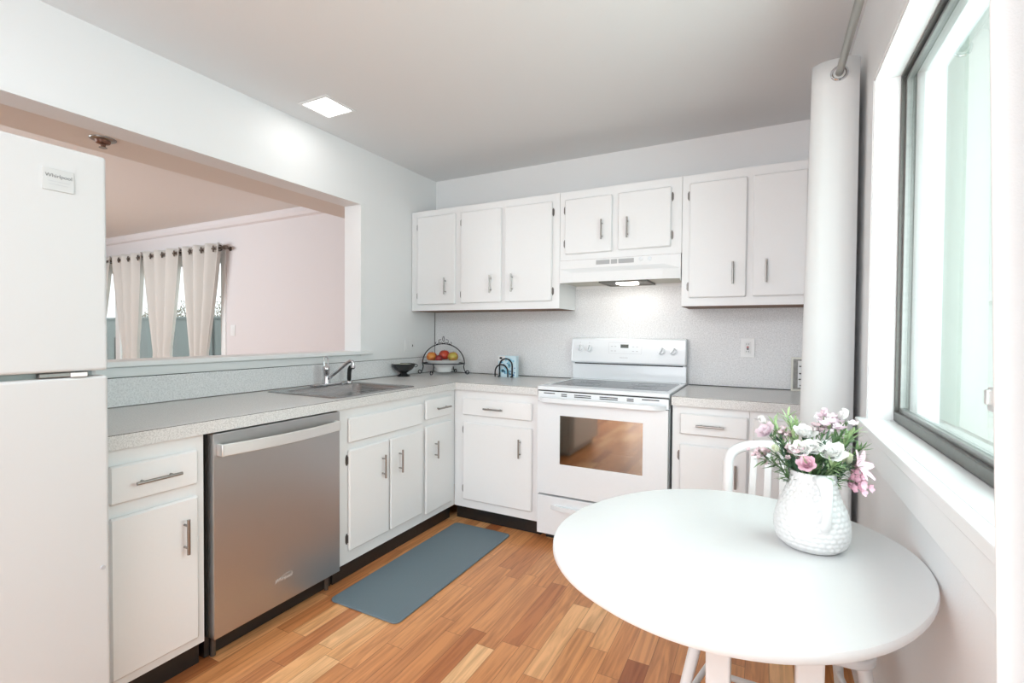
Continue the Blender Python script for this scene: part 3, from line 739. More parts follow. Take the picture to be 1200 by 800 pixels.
# ================================================================== CHAIR
CX, CY = 2.492, -1.45
ch = thing('dining_chair', 'white arched back slatted chair behind the table', 'chair', (CX, CY-.2, 0))
def arch(w, h0, h1, yb, lean, n=14):
    pts = []
    r = w*.92
    zc = h1 - r*.62
    k = 10
    pts.append((CX-w, yb, h0)); pts.append((CX-w, yb+lean*(zc-.08-h0)*.9, zc-.08))
    for i in range(2*k+1):
        a = pi - pi*i/(2*k)
        cx = abs(cos(a))**.75*(1 if cos(a) > 0 else -1)
        z = zc + (h1-zc)*sin(a)**.62 if sin(a) > 0 else zc
        pts.append((CX+w*cx, yb+lean*(z-h0), z))
    pts.append((CX+w, yb+lean*(zc-.08-h0)*.9, zc-.08)); pts.append((CX+w, yb, h0))
    return pts
SZ = .45; lean = .10; YB = CY-.045
bp_ = arch(.166, SZ-.01, .872, YB, lean)
# the hoop is a flattened oblong section
b = B(); tube(b, bp_, .0165, 12); obj('back_hoop', b, 'chair', ch, smooth=True)
for i in range(5):
    u = (i-2)/2; xb = CX+u*.098; xt = CX+u*.086
    zt_ = .872-.02-.012*abs(u)
    b = B(); n2 = 6
    p0 = Vector((xb, YB, SZ)); p1 = Vector((xt, YB+lean*(zt_-SZ), zt_))
    vs = []
    for j in range(n2+1):
        t = j/n2; c = p0.lerp(p1, t) + Vector((0, .012*sin(pi*t), 0)); hw = .0105
        vs.append([b.verts.new(c+Vector((sx*hw, sy*.005, 0))) for sx, sy in ((-1, -1), (1, -1), (1, 1), (-1, 1))])
    for P, Q in zip(vs, vs[1:]):
        for k in range(4): b.faces.new((P[k], P[(k+1) % 4], Q[(k+1) % 4], Q[k]))
    b.faces.new(vs[0][::-1]); b.faces.new(vs[-1]); obj('slat', b, 'chair', ch, bevel=.003)
b = B(); prism(b, 2, SZ-.022, SZ+.003, rrect(CX-.235, CY-.42, CX+.20, CY+.0, .06, 6)); obj('seat', b, 'chair', ch, bevel=.006, seg=3, smooth=True)
FL = [((CX-.205, CY-.36, SZ-.02), (CX-.295, CY-.41, .001)), ((CX+.17, CY-.36, SZ-.02), (CX+.245, CY-.41, .001)), ((CX-.15, CY-.05, SZ-.02), (CX-.18, CY+.03, .001)), ((CX+.14, CY-.05, SZ-.02), (CX+.18, CY+.03, .001))]
for p, q in FL:
    b = B(); cyl(b, q, p, .0125, .017, n=16); obj('leg', b, 'chair', ch, smooth=True)
def mid(l, t): return Vector(l[1]).lerp(Vector(l[0]), t)
b = B(); cyl(b, mid(FL[0], .4), mid(FL[2], .4), .009, n=12); obj('stretcher', b, 'chair', ch, smooth=True)
b = B(); cyl(b, mid(FL[1], .4), mid(FL[3], .4), .009, n=12); obj('stretcher', b, 'chair', ch, smooth=True)
b = B(); cyl(b, (mid(FL[0], .4)+mid(FL[2], .4))/2, (mid(FL[1], .4)+mid(FL[3], .4))/2, .009, n=12); obj('stretcher', b, 'chair', ch, smooth=True)

# ================================================================== PITCHER AND FLOWERS
VX, VY = 2.535, -1.990
pt = thing('pitcher', 'white textured ceramic pitcher vase on the table', 'vase', (VX, VY, TZ))
prof = [(0, 0), (.050, 0), (.0575, .003), (.066, .010), (.0725, .022), (.0750, .038), (.0752, .054), (.0725, .070), (.0680, .088), (.0600, .106), (.0530, .124), (.0490, .140), (.0470, .155), (.0465, .168), (.0480, .174)]
def interp(prof, z):
    for (r0, z0_), (r1, z1_) in zip(prof[1:], prof[2:]):
        if z <= z1_: return r0+(r1-r0)*(z-z0_)/max(1e-6, z1_-z0_)
    return prof[-1][0]
b = B(); NU, NV = 200, 110; zmax = .174
outer = []
HDIR = math.atan2(-3.29-VY, 2.438-VX) + R(20)      # handle points to the viewer's side
for j in range(NV+1):
    z = zmax*j/NV; row = []
    # smooth the profile by averaging
    r = sum(interp(prof, min(zmax, max(0.0005, z+d))) for d in (-.006, -.003, 0, .003, .006))/5 if j > 4 else interp(prof, max(z, .0003))
    for i in range(NU):
        a = 2*pi*i/NU
        ncell = 30; rowh = .0108
        rr_ = z/rowh; ri = math.floor(rr_); fr2 = rr_-ri-.5
        cu_ = a/(2*pi)*ncell + (.5 if ri % 2 else 0); fc_ = cu_-math.floor(cu_)-.5
        d = sqrt((fc_*1.0)**2 + (fr2*.95)**2)
        bump = .0023*max(0, 1-(d/.5)**2)
        if z < .012 or z > .160: bump *= max(0, min((z-.006)/.006, (.166-z)/.006))
        rd = r + bump
        da = math.atan2(sin(a-HDIR-pi), cos(a-HDIR-pi))
        if z > .12: rd += .016*((z-.12)/.054)**2*math.exp(-(da/.35)**2)    # pouring lip, away from the handle
        row.append(b.verts.new((VX+rd*cos(a), VY+rd*sin(a), TZ+.0005+z)))
    outer.append(row)
inner = []
for z, s_ in ((.1745, -.003), (.165, -.004), (.13, -.005), (.10, -.006), (.05, -.006)):
    inner.append([b.verts.new((VX+(interp(prof, min(z, .174))+s_+(.016*((z-.12)/.054)**2*math.exp(-(math.atan2(sin(2*pi*i/NU-HDIR-pi), cos(2*pi*i/NU-HDIR-pi))/.35)**2) if z > .12 else 0))*cos(2*pi*i/NU), VY+(interp(prof, min(z, .174))+s_+(.016*((z-.12)/.054)**2*math.exp(-(math.atan2(sin(2*pi*i/NU-HDIR-pi), cos(2*pi*i/NU-HDIR-pi))/.35)**2) if z > .12 else 0))*sin(2*pi*i/NU), TZ+z)) for i in range(NU)])
allr = outer+inner
for P, Q in zip(allr, allr[1:]):
    for k in range(NU): b.faces.new((P[k], P[(k+1) % NU], Q[(k+1) % NU], Q[k]))
b.faces.new(outer[0][::-1]); b.faces.new(inner[-1])
obj('jug_body', b, 'ceramic', pt, smooth='all')
hv = Vector((cos(HDIR), sin(HDIR), 0)); sv = Vector((-sin(HDIR), cos(HDIR), 0)); base = Vector((VX, VY, TZ))
b = B(); hp = [(.036, .163, .018), (.054, .167, .0178), (.069, .161, .0155), (.078, .146, .0125), (.082, .125, .0105), (.083, .102, .0095), (.081, .082, .0092), (.077, .068, .0095), (.070, .058, .0100)]
prev = []
for q, (d, z, w_) in enumerate(hp):
    t0 = Vector(hp[max(q-1, 0)][:2]); t1 = Vector(hp[min(q+1, len(hp)-1)][:2]); tg = (t1-t0).normalized()
    nn = hv*(-tg[1]) + Vector((0, 0, 1))*tg[0]
    c = base + hv*d + Vector((0, 0, z))
    prev.append([b.verts.new(c + sv*w_*cos(2*pi*k/16) + nn*w_*.62*sin(2*pi*k/16)) for k in range(16)])
for P, Q in zip(prev, prev[1:]):
    for k in range(16): b.faces.new((P[k], P[(k+1) % 16], Q[(k+1) % 16], Q[k]))
b.faces.new(prev[0]); b.faces.new(prev[-1][::-1])
o = obj('handle', b, 'ceramic', pt, smooth='all'); ss = o.modifiers.new('sub', 'SUBSURF'); ss.levels = 1; ss.render_levels = 1

def S98(p): c = Vector((2.43825, -3.29068, 1.24505)); return c+(Vector(p)-c)*.98
def petal(b, c, d, upv, L, w, cup=.3, n=4):
    """cupped petal from c along d"""
    d = Vector(d).normalized(); s = d.cross(upv).normalized(); u = s.cross(d)
    rows = []
    for i in range(n+1):
        t = i/n; wd = w*sin(pi*min(1, .12+.80*t))**.7; p = Vector(c)+d*L*t + u*cup*L*t*t
        rows.append([b.verts.new(p - s*wd*.5 + u*wd*.18), b.verts.new(p), b.verts.new(p + s*wd*.5 + u*wd*.18)])
    for P, Q in zip(rows, rows[1:]):
        for k in range(2): b.faces.new((P[k], P[k+1], Q[k+1], Q[k]))
def leafp(b, p, d, L, w, bend=.25):
    d = Vector(d).normalized(); s = d.cross(Vector((0, 0, 1)));
    if s.length < .1: s = Vector((1, 0, 0))
    s.normalize(); u = s.cross(d); n = 4; prev = None
    for i in range(n+1):
        t = i/n; wd = w*sin(pi*(.08+.90*t)); c = Vector(p)+d*L*t - u*bend*L*t*t
        r = [b.verts.new(c-s*wd/2), b.verts.new(c+u*wd*.12*0), b.verts.new(c+s*wd/2)]
        if prev:
            for k in range(2): b.faces.new((prev[k], prev[k+1], r[k+1], r[k]))
        prev = r
def stem_pts(tip):
    tip = Vector(tip); root = Vector((VX+(tip.x-VX)*.18, VY+(tip.y-VY)*.18, TZ+.06))
    m1 = Vector((VX+(tip.x-VX)*.35, VY+(tip.y-VY)*.35, TZ+.172)); 
    pts = []
    for i in range(9):
        t = i/8; pts.append(root*(1-t)**2 + m1*2*t*(1-t) + tip*t*t)
    return pts
def flower(kind, tip, m, label, size=.02, seed=0, leaves=6, group='flowers in the white pitcher'):
    rnd = random.Random(seed); tip = S98(tip)
    t = thing('flower', label, 'flower', tuple(tip), group)
    sp_ = stem_pts(tip); b = B(); tube(b, sp_, .0011, 6); obj('stem', b, 'leaf', t)
    d = (sp_[-1]-sp_[-2]).normalized()
    view = (Vector((2.438, -3.29, 1.245))-tip).normalized()
    ax = (d*.7+view*.5+Vector((rnd.uniform(-.3, .3), 0, rnd.uniform(0, .3)))).normalized()
    a = ax.orthogonal().normalized(); c_ = ax.cross(a)
    b = B()
    if kind == 'bloom':      # many cupped petals in three whorls
        for wh, (np_, op, ln) in enumerate(((6, 1.25, 1.0), (6, .75, .85), (4, .35, .6))):
            for k in range(np_):
                an = 2*pi*k/np_+wh*.5+rnd.uniform(-.15, .15); rad = a*cos(an)+c_*sin(an)
                petal(b, tip-ax*.002, rad*op+ax*(1.1-op*.6), ax, size*ln, size*.85, .35)
    elif kind == 'bud':
        for k in range(5):
            an = 2*pi*k/5; rad = a*cos(an)+c_*sin(an); petal(b, tip, rad*.45+ax, ax, size, size*.8, .12)
    elif kind == 'lily':
        for k in range(6):
            an = 2*pi*k/6; rad = a*cos(an)+c_*sin(an); petal(b, tip-ax*.004, rad*(.8)+ax*.8, ax, size*1.35, size*.6, -.25)
    else:                    # cluster of tiny florets
        for q in range(22):
            cc = tip + Vector((rnd.gauss(0, .42), rnd.gauss(0, .35), rnd.gauss(0, .32)))*size
            for k in range(5):
                an = 2*pi*k/5+q; rad = a*cos(an)+c_*sin(an); petal(b, cc, rad+ax*.5, ax, size*.40, size*.36, .2, 2)
    obj('petals', b, m, t, smooth='all')
    if leaves:
        b = B()
        for k in range(leaves):
            i = rnd.uniform(4.2, 7.8); p = sp_[int(i)].lerp(sp_[min(8, int(i)+1)], i-int(i))
            dd_ = (d*.9 + Vector((rnd.uniform(-1, 1), rnd.uniform(-1, .6), rnd.uniform(-.2, .8)))*.7)
            leafp(b, p, dd_, rnd.uniform(.018, .034), rnd.uniform(.003, .0055), rnd.uniform(-.1, .4))
        obj('leaves', b, rnd.choice(['leaf', 'leaf', 'leaf2', 'leaf3']), t, smooth='all')
    return t
FLW = [
 ('bud', (2.437, -1.95, 1.026), 'petw', 'small white bud highest on the far left of the bouquet', .019),
 ('bloom', (2.445, -1.96, 1.003), 'petl', 'pale pink bloom under the white bud on the left of the bouquet', .025),
 ('cluster', (2.479, -1.945, 1.002), 'petd', 'little dusty pink floret cluster between the pale pink bloom and the white blooms', .016),
 ('bloom', (2.521, -1.96, 1.004), 'petw', 'white bloom in the upper middle of the bouquet against the curtain', .027),
 ('cluster', (2.546, -1.945, 1.024), 'petd', 'dusty pink floret cluster above the upper middle white bloom', .018),
 ('cluster', (2.572, -1.94, 1.026), 'petl', 'wide pale pink floret cluster at the top right of the bouquet', .032),
 ('bud', (2.560, -1.94, 1.052), 'petl', 'pink bud at the very top of the bouquet', .018),
 ('bloom', (2.512, -2.00, .975), 'petw', 'white bloom left of centre just above the open pink flower', .024),
 ('bloom', (2.536, -1.99, .978), 'petw', 'white bloom at the centre of the bouquet', .024),
 ('bloom', (2.522, -2.02, .950), 'petp', 'open pink flower low in the middle just above the pitcher rim', .021),
 ('bloom', (2.571, -1.99, .970), 'petw', 'large white ruffled bloom right of centre in the bouquet', .031),
 ('bud', (2.599, -1.97, .955), 'petg', 'greenish white bud between the large white bloom and the pink lily', .024),
 ('lily', (2.622, -1.96, .946), 'petp', 'large pink pointed flower leaning out on the right side', .028),
 ('cluster', (2.618, -1.97, .915), 'petp', 'pink floret cluster hanging lowest over the right side of the pitcher', .026),
 ('cluster', (2.432, -1.98, .955), 'petd', 'sparse dusty pink cluster lowest on the left in front of the chair', .017),
 ('bud', (2.466, -1.99, .970), 'petg', 'cream bud low on the left above the chair slats', .017),
 ('cluster', (2.497, -2.0, .975), 'petd', 'beige pink floret cluster left of the central white blooms', .019),
 ('bud', (2.594, -1.92, 1.045), 'petw', 'white bud on the upper right in front of the bright curtain', .024),
]
for i, (k, p, m, l, s) in enumerate(FLW): flower(k, p, m, l, s*1.12, seed=i+3, leaves=14)
rnd = random.Random(21)
SPR = [(2.455, -1.94, 1.03), (2.486, -1.94, 1.045), (2.470, -1.95, .985), (2.500, -1.93, 1.03), (2.512, -1.99, .965), (2.545, -2.00, .965), (2.56, -1.98, 1.00), (2.60, -1.94, 1.03),
       (2.618, -1.94, 1.02), (2.632, -1.95, .985), (2.60, -1.98, .95), (2.455, -1.98, .965), (2.53, -1.95, 1.0), (2.585, -1.95, 1.0), (2.49, -2.0, .955), (2.612, -1.93, 1.0), (2.575, -2.0, .95), (2.44, -1.99, .945)]
for i, p in enumerate(SPR):
    p = tuple(S98(p))
    t = thing('leafy_sprig', 'green narrow leaved sprig rising from the white pitcher', 'foliage', p, 'green sprigs in the white pitcher')
    sp_ = stem_pts(p); b = B(); tube(b, sp_, .0009, 5); obj('stem', b, 'leaf', t)
    d = (sp_[-1]-sp_[-2]).normalized(); b = B()
    for k in range(52):
        q = rnd.uniform(3.6, 8); pp = sp_[min(7, int(q))].lerp(sp_[min(8, int(q)+1)], q-int(q))
        leafp(b, pp, d + Vector((rnd.gauss(0, .5), rnd.gauss(0, .5), rnd.gauss(.1, .4))), rnd.uniform(.018, .038), rnd.uniform(.0035, .0075), rnd.uniform(-.2, .5))
    obj('leaves', b, ['leaf2', 'leaf', 'leaf3', 'leaf'][i % 4] if i not in (0, 1, 3) else 'leaf2', t, smooth='all')

# ================================================================== CURTAINS
def curtain(name, path_top, path_bot, z1, z0, m, par, nz=24, th=.002, mid=None):
    b = B(); rows = []
    for j in range(nz+1):
        t = j/nz; e = t
        r = []
        for (a, c_) in zip(path_top, path_bot):
            x = a[0]+(c_[0]-a[0])*e; y = a[1]+(c_[1]-a[1])*e
            if mid: x, y = mid(x, y, t)
            r.append(b.verts.new((x, y, z1+(z0-z1)*t)))
        rows.append(r)
    for P, Q in zip(rows, rows[1:]):
        for k in range(len(P)-1): b.faces.new((P[k], P[k+1], Q[k+1], Q[k]))
    o = obj(name, b, m, par, smooth='all'); s = o.modifiers.new('solid', 'SOLIDIFY'); s.thickness = th; s.offset = 0
    return o
def smooth_path(ctrl, n=8):
    out = []; P = [ctrl[0]]+ctrl+[ctrl[-1]]
    for i in range(1, len(P)-2):
        for k in range(n):
            t = k/n; p0, p1, p2, p3 = [Vector((*q, 0)) for q in P[i-1:i+3]]
            v = .5*((2*p1)+(p2-p0)*t+(2*p0-5*p1+4*p2-p3)*t*t+(3*p1-p0-3*p2+p3)*t**3); out.append((v.x, v.y))
    out.append(ctrl[-1]); return out
def grommet(par, c, axis, m='chrome', R_=.024, r=.0045):
    c = Vector(c); axis = Vector(axis).normalized(); a = axis.orthogonal().normalized(); d = axis.cross(a); b = B()
    tube(b, [c+R_*(a*cos(2*pi*i/24)+d*sin(2*pi*i/24)) for i in range(24)], r, 8, closed=True)
    return obj('grommet', b, m, par, smooth=True)
RX, RZ = 2.66, 2.205
rod = thing('curtain_rod', 'brushed metal curtain rod above the kitchen window', 'curtain rod', (RX, -2.0, RZ))
b = B(); cyl(b, (RX, -3.6, RZ), (RX, -.72, RZ), .0125, n=20); obj('rod', b, 'rod', rod, smooth=True)
for y in (-.80, -3.45):
    b = B(); cyl(b, (RX, y, RZ), (XR+.001, y, RZ), .006, n=10); cyl(b, (XR-.006, y, RZ), (XR+.001, y, RZ), .022, n=20); obj('bracket', b, 'rod', rod, smooth=True)
b = B(); bmesh.ops.create_uvsphere(b, u_segments=20, v_segments=12, radius=.022); bmesh.ops.translate(b, verts=b.verts, vec=(RX, -.70, RZ)); obj('finial', b, 'rod', rod, smooth='all')
# far panel, front fold squarely facing the room
cu = thing('curtain', 'white grommet curtain hanging at the far end of the kitchen window', 'curtain', (RX, -1.0, 0), 'white kitchen window curtains')
tp_ = [(2.726, -1.105), (2.700, -1.122), (2.66, -1.128), (2.61, -1.118), (2.578, -1.085), (2.60, -1.055), (2.66, -1.045), (2.715, -1.03), (2.722, -1.0), (2.66, -.98), (2.60, -.965), (2.595, -.935), (2.66, -.92), (2.715, -.90), (2.72, -.87), (2.66, -.86), (2.60, -.845)]
bt_ = [(2.727, -1.100), (2.70, -1.125), (2.655, -1.138), (2.59, -1.125), (2.545, -1.085), (2.58, -1.05), (2.66, -1.04), (2.718, -1.03), (2.724, -1.0), (2.66, -.98), (2.575, -.965), (2.57, -.935), (2.66, -.92), (2.715, -.90), (2.72, -.87), (2.66, -.86), (2.58, -.845)]
curtain('panel', smooth_path(tp_), smooth_path(bt_), 2.262, .06, 'curtain', cu)
for y in (-1.129, -1.046, -.981, -.921): grommet(cu, (RX, y, RZ), (0, 1, 0), 'chrome')
# near panel
cn = thing('curtain', 'white grommet curtain at the right edge beside the near end of the window', 'curtain', (RX, -2.8, 0), 'white kitchen window curtains')
ys = -2.578; tp2 = []; bt2 = []
for k in range(7):
    y = ys-.105*k
    tp2 += [(2.728, y), (2.67, y-.03), (2.612, y-.085), (2.602, y-.105), (2.66, y-.095), (2.728, y-.085)]
    bt2 += [(2.728, y-.195), (2.67, y-.225), (2.612, y-.28), (2.602, y-.30), (2.66, y-.29), (2.728, y-.28)]
curtain('panel', smooth_path(tp2), smooth_path(bt2), 2.262, .06, 'curtain', cn)
for k in range(7): grommet(cn, (RX, ys-.105*k-.034, RZ), (0, 1, 0), 'chrome')

# living room curtains on a rod
LRZ = 2.148
lr = thing('curtain_rod', 'dark bronze curtain rod over the living room glass door', 'curtain rod', (-4.6, -.01, LRZ))
b = B(); cyl(b, (-6.9, -.01, LRZ), (-2.84, -.01, LRZ), .016, n=16); obj('rod', b, 'rodk', lr, smooth=True)
for x in (-2.87, -4.3, -5.9):
    b = B(); cyl(b, (x, -.01, LRZ), (x, .081, LRZ), .008, n=10); cyl(b, (x, .074, LRZ-.0), (x, .081, LRZ), .026, n=16); obj('bracket', b, 'rodk', lr, smooth=True)
b = B(); cyl(b, (-2.84, -.01, LRZ), (-2.80, -.01, LRZ), .024, .021, n=16); obj('finial', b, 'rodk', lr, smooth=True)
def tied(label, x0, x1, bx0, bx1, nf, seed):
    t = thing('curtain', label, 'curtain', ((x0+x1)/2, -.01, 0), 'cream living room curtains')
    rn = random.Random(seed); N_ = nf*12; zt_, zb, ztie = 2.205, .06, .98
    b = B(); rows = []; nz = 40
    for j in range(nz+1):
        tt = j/nz; z = zt_+(zb-zt_)*tt
        if z >= ztie: e = ((zt_-z)/(zt_-ztie))**1.25
        else: e = 1-.25*((ztie-z)/(ztie-zb))
        r = []
        for k in range(N_+1):
            u = k/N_; x = (x0+(x1-x0)*u)*(1-e)+(bx0+(bx1-bx0)*u)*e
            y = -.01 - (.052-.02*e)*cos(2*pi*nf*u)
            r.append(b.verts.new((x, y-.012*e*sin(pi*u), z)))
        rows.append(r)
    for P, Q in zip(rows, rows[1:]):
        for k in range(N_): b.faces.new((P[k], P[k+1], Q[k+1], Q[k]))
    o = obj('panel', b, 'curtain2', t, smooth='all'); s = o.modifiers.new('solid', 'SOLIDIFY'); s.thickness = .003
    for k in range(nf*2):
        u = (k+.5)/(nf*2); x = x0+(x1-x0)*u
        grommet(t, (x, -.010, LRZ), (1.0, (1.6 if k % 2 == 0 else -1.6), 0), 'rodk', .030, .007)
    return t
tied('cream curtain gathered at the left edge beside the fridge', -6.25, -5.21, -6.0, -5.55, 3, 1)
tied('cream curtain second from the left over the glass door', -5.16, -4.45, -4.95, -4.60, 3, 2)
tied('cream curtain third from the left over the glass door', -4.40, -3.62, -4.23, -3.86, 3, 3)
tied('cream curtain at the right end of the bronze rod', -3.56, -2.87, -3.45, -3.13, 3, 4)
pl = thing('blind_cord_tassel', 'small dark tassel hanging under the bronze rod between two cream curtains', 'cord', (-3.585, .03, 1.95))
b = B(); cyl(b, (-3.585, .03, 2.0), (-3.585, .03, 2.14), .004, n=8); obj('cord', b, 'ltgrey', pl)
b = B(); cyl(b, (-3.585, .03, 1.93), (-3.585, .03, 2.01), .035, .022, n=16); obj('tassel', b, 'rodk', pl)
# outdoor chair behind the glass
oc = thing('outdoor_chair', 'black slatted outdoor chair seen between the leftmost curtains', 'chair', (-6.19, .75, -.12))
b = B()
for x in (-6.41, -5.97): box(b, x-.02, .50, -.12, x+.02, .54, 1.12)
obj('back_post', b, 'black', oc)
for z in (.50, .62, .74, .86, .98, 1.08): obj('back_slat', bx(-6.41, .51, z, -5.97, .53, z+.04), 'black', oc)
obj('seat', bx(-6.43, .50, .32, -5.95, 1.0, .36), 'black', oc)
b = B()
for x in (-6.41, -5.97): box(b, x-.02, .96, -.12, x+.02, 1.0, .32)
obj('front_leg', b, 'black', oc)
# shrubs beyond the fence
for i, (x, y, h, lbl) in enumerate(((-13.4, 4.6, 2.05, 'leafy shrub above the fence at the far left'), (-11.2, 4.4, 2.15, 'leafy shrub above the fence behind the second curtain'), (-9.0, 4.3, 2.35, 'dry pale shrub above the fence between the two right curtains'), (-7.3, 4.2, 2.50, 'darker shrub above the fence beside the door frame'), (-5.6, 4.3, 2.3, 'shrub above the fence hidden mostly by the right curtain'))):
    t = thing('shrub', lbl, 'shrub', (x, y, -.12), 'shrubs beyond the fence'); rn = random.Random(i+40)
    b = B()
    for k in range(14):
        a = rn.uniform(0, 2*pi); r_ = rn.uniform(.2, .9); p1 = (x+r_*cos(a), y+r_*sin(a)*.5, rn.uniform(h*.6, h)); cyl(b, (x, y, -.12), p1, .03, .006, n=6)
    obj('branches', b, 'bark', t)
    b = B()
    for k in range(900):
        a = rn.uniform(0, 2*pi); r_ = sqrt(rn.random())*1.02; z = rn.uniform(.6, 1)**.7*h*(1-.18*r_*r_)
        leafp(b, (x+r_*cos(a), y+r_*sin(a)*.5, z), (rn.gauss(0, 1), rn.gauss(0, 1), rn.gauss(0, 1)), rn.uniform(.05, .10), rn.uniform(.02, .04))
    obj('leaves', b, 'shrub', t)

# ================================================================== COUNTER ITEMS
Z0 = CT1+.0005
# black bowl
bw = thing('decorative_bowl', 'small black footed bowl on the counter beside the sink', 'bowl', (.085, -.50, Z0))
b = B(); lathe(b, [(0, Z0), (.046, Z0), (.047, Z0+.006), (.030, Z0+.016), (.022, Z0+.024), (.030, Z0+.030), (.060, Z0+.048), (.078, Z0+.070), (.085, Z0+.088), (.086, Z0+.092), (.082, Z0+.091), (.070, Z0+.072), (.045, Z0+.05), (0, Z0+.045)], .085, -.50, 36)
bo = obj('bowl', b, 'bowlgloss', bw, smooth=True)
for a in (R(215), R(35)):
    b = B(); c = Vector((.085+.088*cos(a), -.50+.088*sin(a), Z0+.080)); d = Vector((cos(a), sin(a), 0))
    tube(b, [c-d*.006+Vector((0, 0, .006)), c+d*.008+Vector((0, 0, .006)), c+d*.012+Vector((0, 0, -.002)), c+d*.004+Vector((0, 0, -.012)), c-d*.008+Vector((0, 0, -.012))], .0028, 8); obj('lug_handle', b, 'bowlgloss', bo, smooth=True)
b = B(); lathe(b, [(0, Z0+.093), (.03, Z0+.092), (.055, Z0+.088), (.070, Z0+.082), (.066, Z0+.080), (0, Z0+.082)], .085, -.50, 30)
pp = obj('filling', b, mat('cream_filling', (.62, .62, .50, 1), .7, var=.5, bscale=90), bw, smooth=True)
# wire fruit stand
FXc, FYc = .235, -.215
fs = thing('fruit_stand', 'black wrought iron arched stand holding the white fruit dish', 'fruit stand', (FXc, FYc, Z0))
vx = Vector((.93, .36, 0)).normalized()          # plane of the arch, roughly facing the camera
vy = Vector((-vx.y, vx.x, 0)); C0 = Vector((FXc, FYc, Z0))
def fp(u, z, w=0): return C0+vx*u+vy*w+Vector((0, 0, z))
AR = .165
b = B(); tube(b, [fp(-AR*cos(pi*i/24), .085+.150*sin(pi*i/24)) for i in range(25)], .0042, 8); obj('arch', b, 'wire', fs, smooth=True)
b = B(); tube(b, [fp(AR*cos(2*pi*i/40), .085, .115*sin(2*pi*i/40)) for i in range(40)], .004, 8, closed=True); obj('dish_ring', b, 'wire', fs, smooth=True)
def scroll(u, w):
    d = (vx*u+vy*w).normalized(); c = C0+vx*u+vy*w
    pts = [c+Vector((0, 0, .085)), c-d*.006+Vector((0, 0, .06)), c+d*.0+Vector((0, 0, .035)), c+d*.008+Vector((0, 0, .017))]
    cc = c+d*.022+Vector((0, 0, .020)); 
    for i in range(12):
        a = R(195+i*32); r_ = .0155*(1-i*.035); pts.append(cc+d*r_*cos(a)+Vector((0, 0, r_*sin(a))))
    return pts
for u, w_ in ((-AR, 0), (AR, 0), (-.05, -.108), (.055, .108)):
    b = B(); tube(b, scroll(u, w_), .0038, 8); obj('foot', b, 'wire', fs, smooth=True)
b = B()
top = .085+.150
def curl(s, x0, zc, r_, tr=300):
    return [fp(s*(x0 + r_*cos(R(a))), zc + r_*sin(R(a))) for a in range(-150, tr-150, 20)]
tube(b, [fp(.007*cos(2*pi*i/16), top+.036+.020*sin(2*pi*i/16)) for i in range(16)], .0022, 6, closed=True)
for s in (-1, 1):
    tube(b, [fp(0, top+.002), fp(s*.012, top+.008)]+curl(s, .026, top+.020, .012), .0022, 6)
    tube(b, [fp(s*.010, top+.0)]+[fp(s*(.030+.018*t), top-.002+.010*sin(pi*t)-.002*t) for t in (0, .3, .6, 1)]+curl(s, .055, top+.004, .008, 260), .0022, 6)
obj('scroll_crest', b, 'wire', fs, smooth=True)
fb = B(); lathe(fb, [(0, Z0+.018), (.052, Z0+.018), (.060, Z0+.022), (.066, Z0+.050), (.080, Z0+.068), (.120, Z0+.090), (.148, Z0+.109), (.150, Z0+.112), (.145, Z0+.112), (.115, Z0+.098), (.07, Z0+.084), (0, Z0+.080)], 0, 0, 40)
for v in fb.verts:
    p = vx*(v.co.x*1.0)+vy*(v.co.y*.72); v.co = Vector((FXc+p.x, FYc+p.y, v.co.z))
dish = obj('fruit_dish', fb, 'ceramic', smooth=True); tag(dish, 'white ceramic dish of apples resting in the iron stand', 'dish')
def apple(label, u, w, z, r, m, hx=1.0, pear=0):
    c = fp(u, z, w); b = B(); pr = []
    for i in range(17):
        a = -pi/2+pi*i/16; rr_ = r*cos(a)*(1-.08*sin(a)); zz = r*.93*sin(a)
        if i > 12: zz -= r*.30*((i-12)/4)**2*.6
        if i < 3: zz += r*.10*((3-i)/3)
        if pear and a > 0: zz *= 1.25; rr_ *= (1-.35*sin(a))
        pr.append((max(0, rr_), c.z+zz))
    pr[0] = (0, pr[0][1]); pr[-1] = (0, pr[-1][1])
    t = thing('apple', label, 'fruit', tuple(c), 'apples in the white dish')
    lathe(b, pr, c.x, c.y, 24); obj('flesh', b, m, t, smooth='all')
    b = B(); cyl(b, (c.x, c.y, pr[-1][1]-.003), (c.x+.003, c.y, pr[-1][1]+.010), .0014, n=6); obj('stalk', b, 'stemb', t)
apple('red and yellow apple at the left of the white dish', -.088, -.012, .136, .041, 'apple_ry')
apple('red apple at the middle of the dish, highest of the fruit', .004, .012, .149, .043, 'apple_r')
apple('small dark red apple in front of the middle of the dish', -.022, -.050, .126, .029, 'plum')
apple('yellow green apple with red blush at the right of the dish', .078, -.014, .139, .041, 'apple_y')
# napkin holder
NX, NY = .752, -.150
nh = thing('napkin_holder', 'black wire arch holder on the back counter', 'holder', (NX, NY, Z0))
def arcpts(cx, y, w, h, n=16):
    return [(cx-w, y, Z0+.004), (cx-w, y, Z0+h-w)] + [(cx-w*cos(pi*i/n), y, Z0+h-w+w*sin(pi*i/n)) for i in range(1, n)] + [(cx+w, y, Z0+h-w), (cx+w, y, Z0+.004)]
for (cx, y, w_, h) in ((NX-.015, NY-.050, .052, .092), (NX+.010, NY-.030, .052, .135), (NX+.010, NY+.030, .052, .135)):
    b = B(); tube(b, arcpts(cx, y, w_, h), .0055, 10); obj('wire_arch', b, 'wire', nh, smooth=True)
b = B(); 
for s in (-1, 1): tube(b, [(NX+.010+s*.052, NY-.050, Z0+.006), (NX+.010+s*.052, NY+.034, Z0+.006)], .005, 8)
obj('base_wire', b, 'wire', nh, smooth=True)
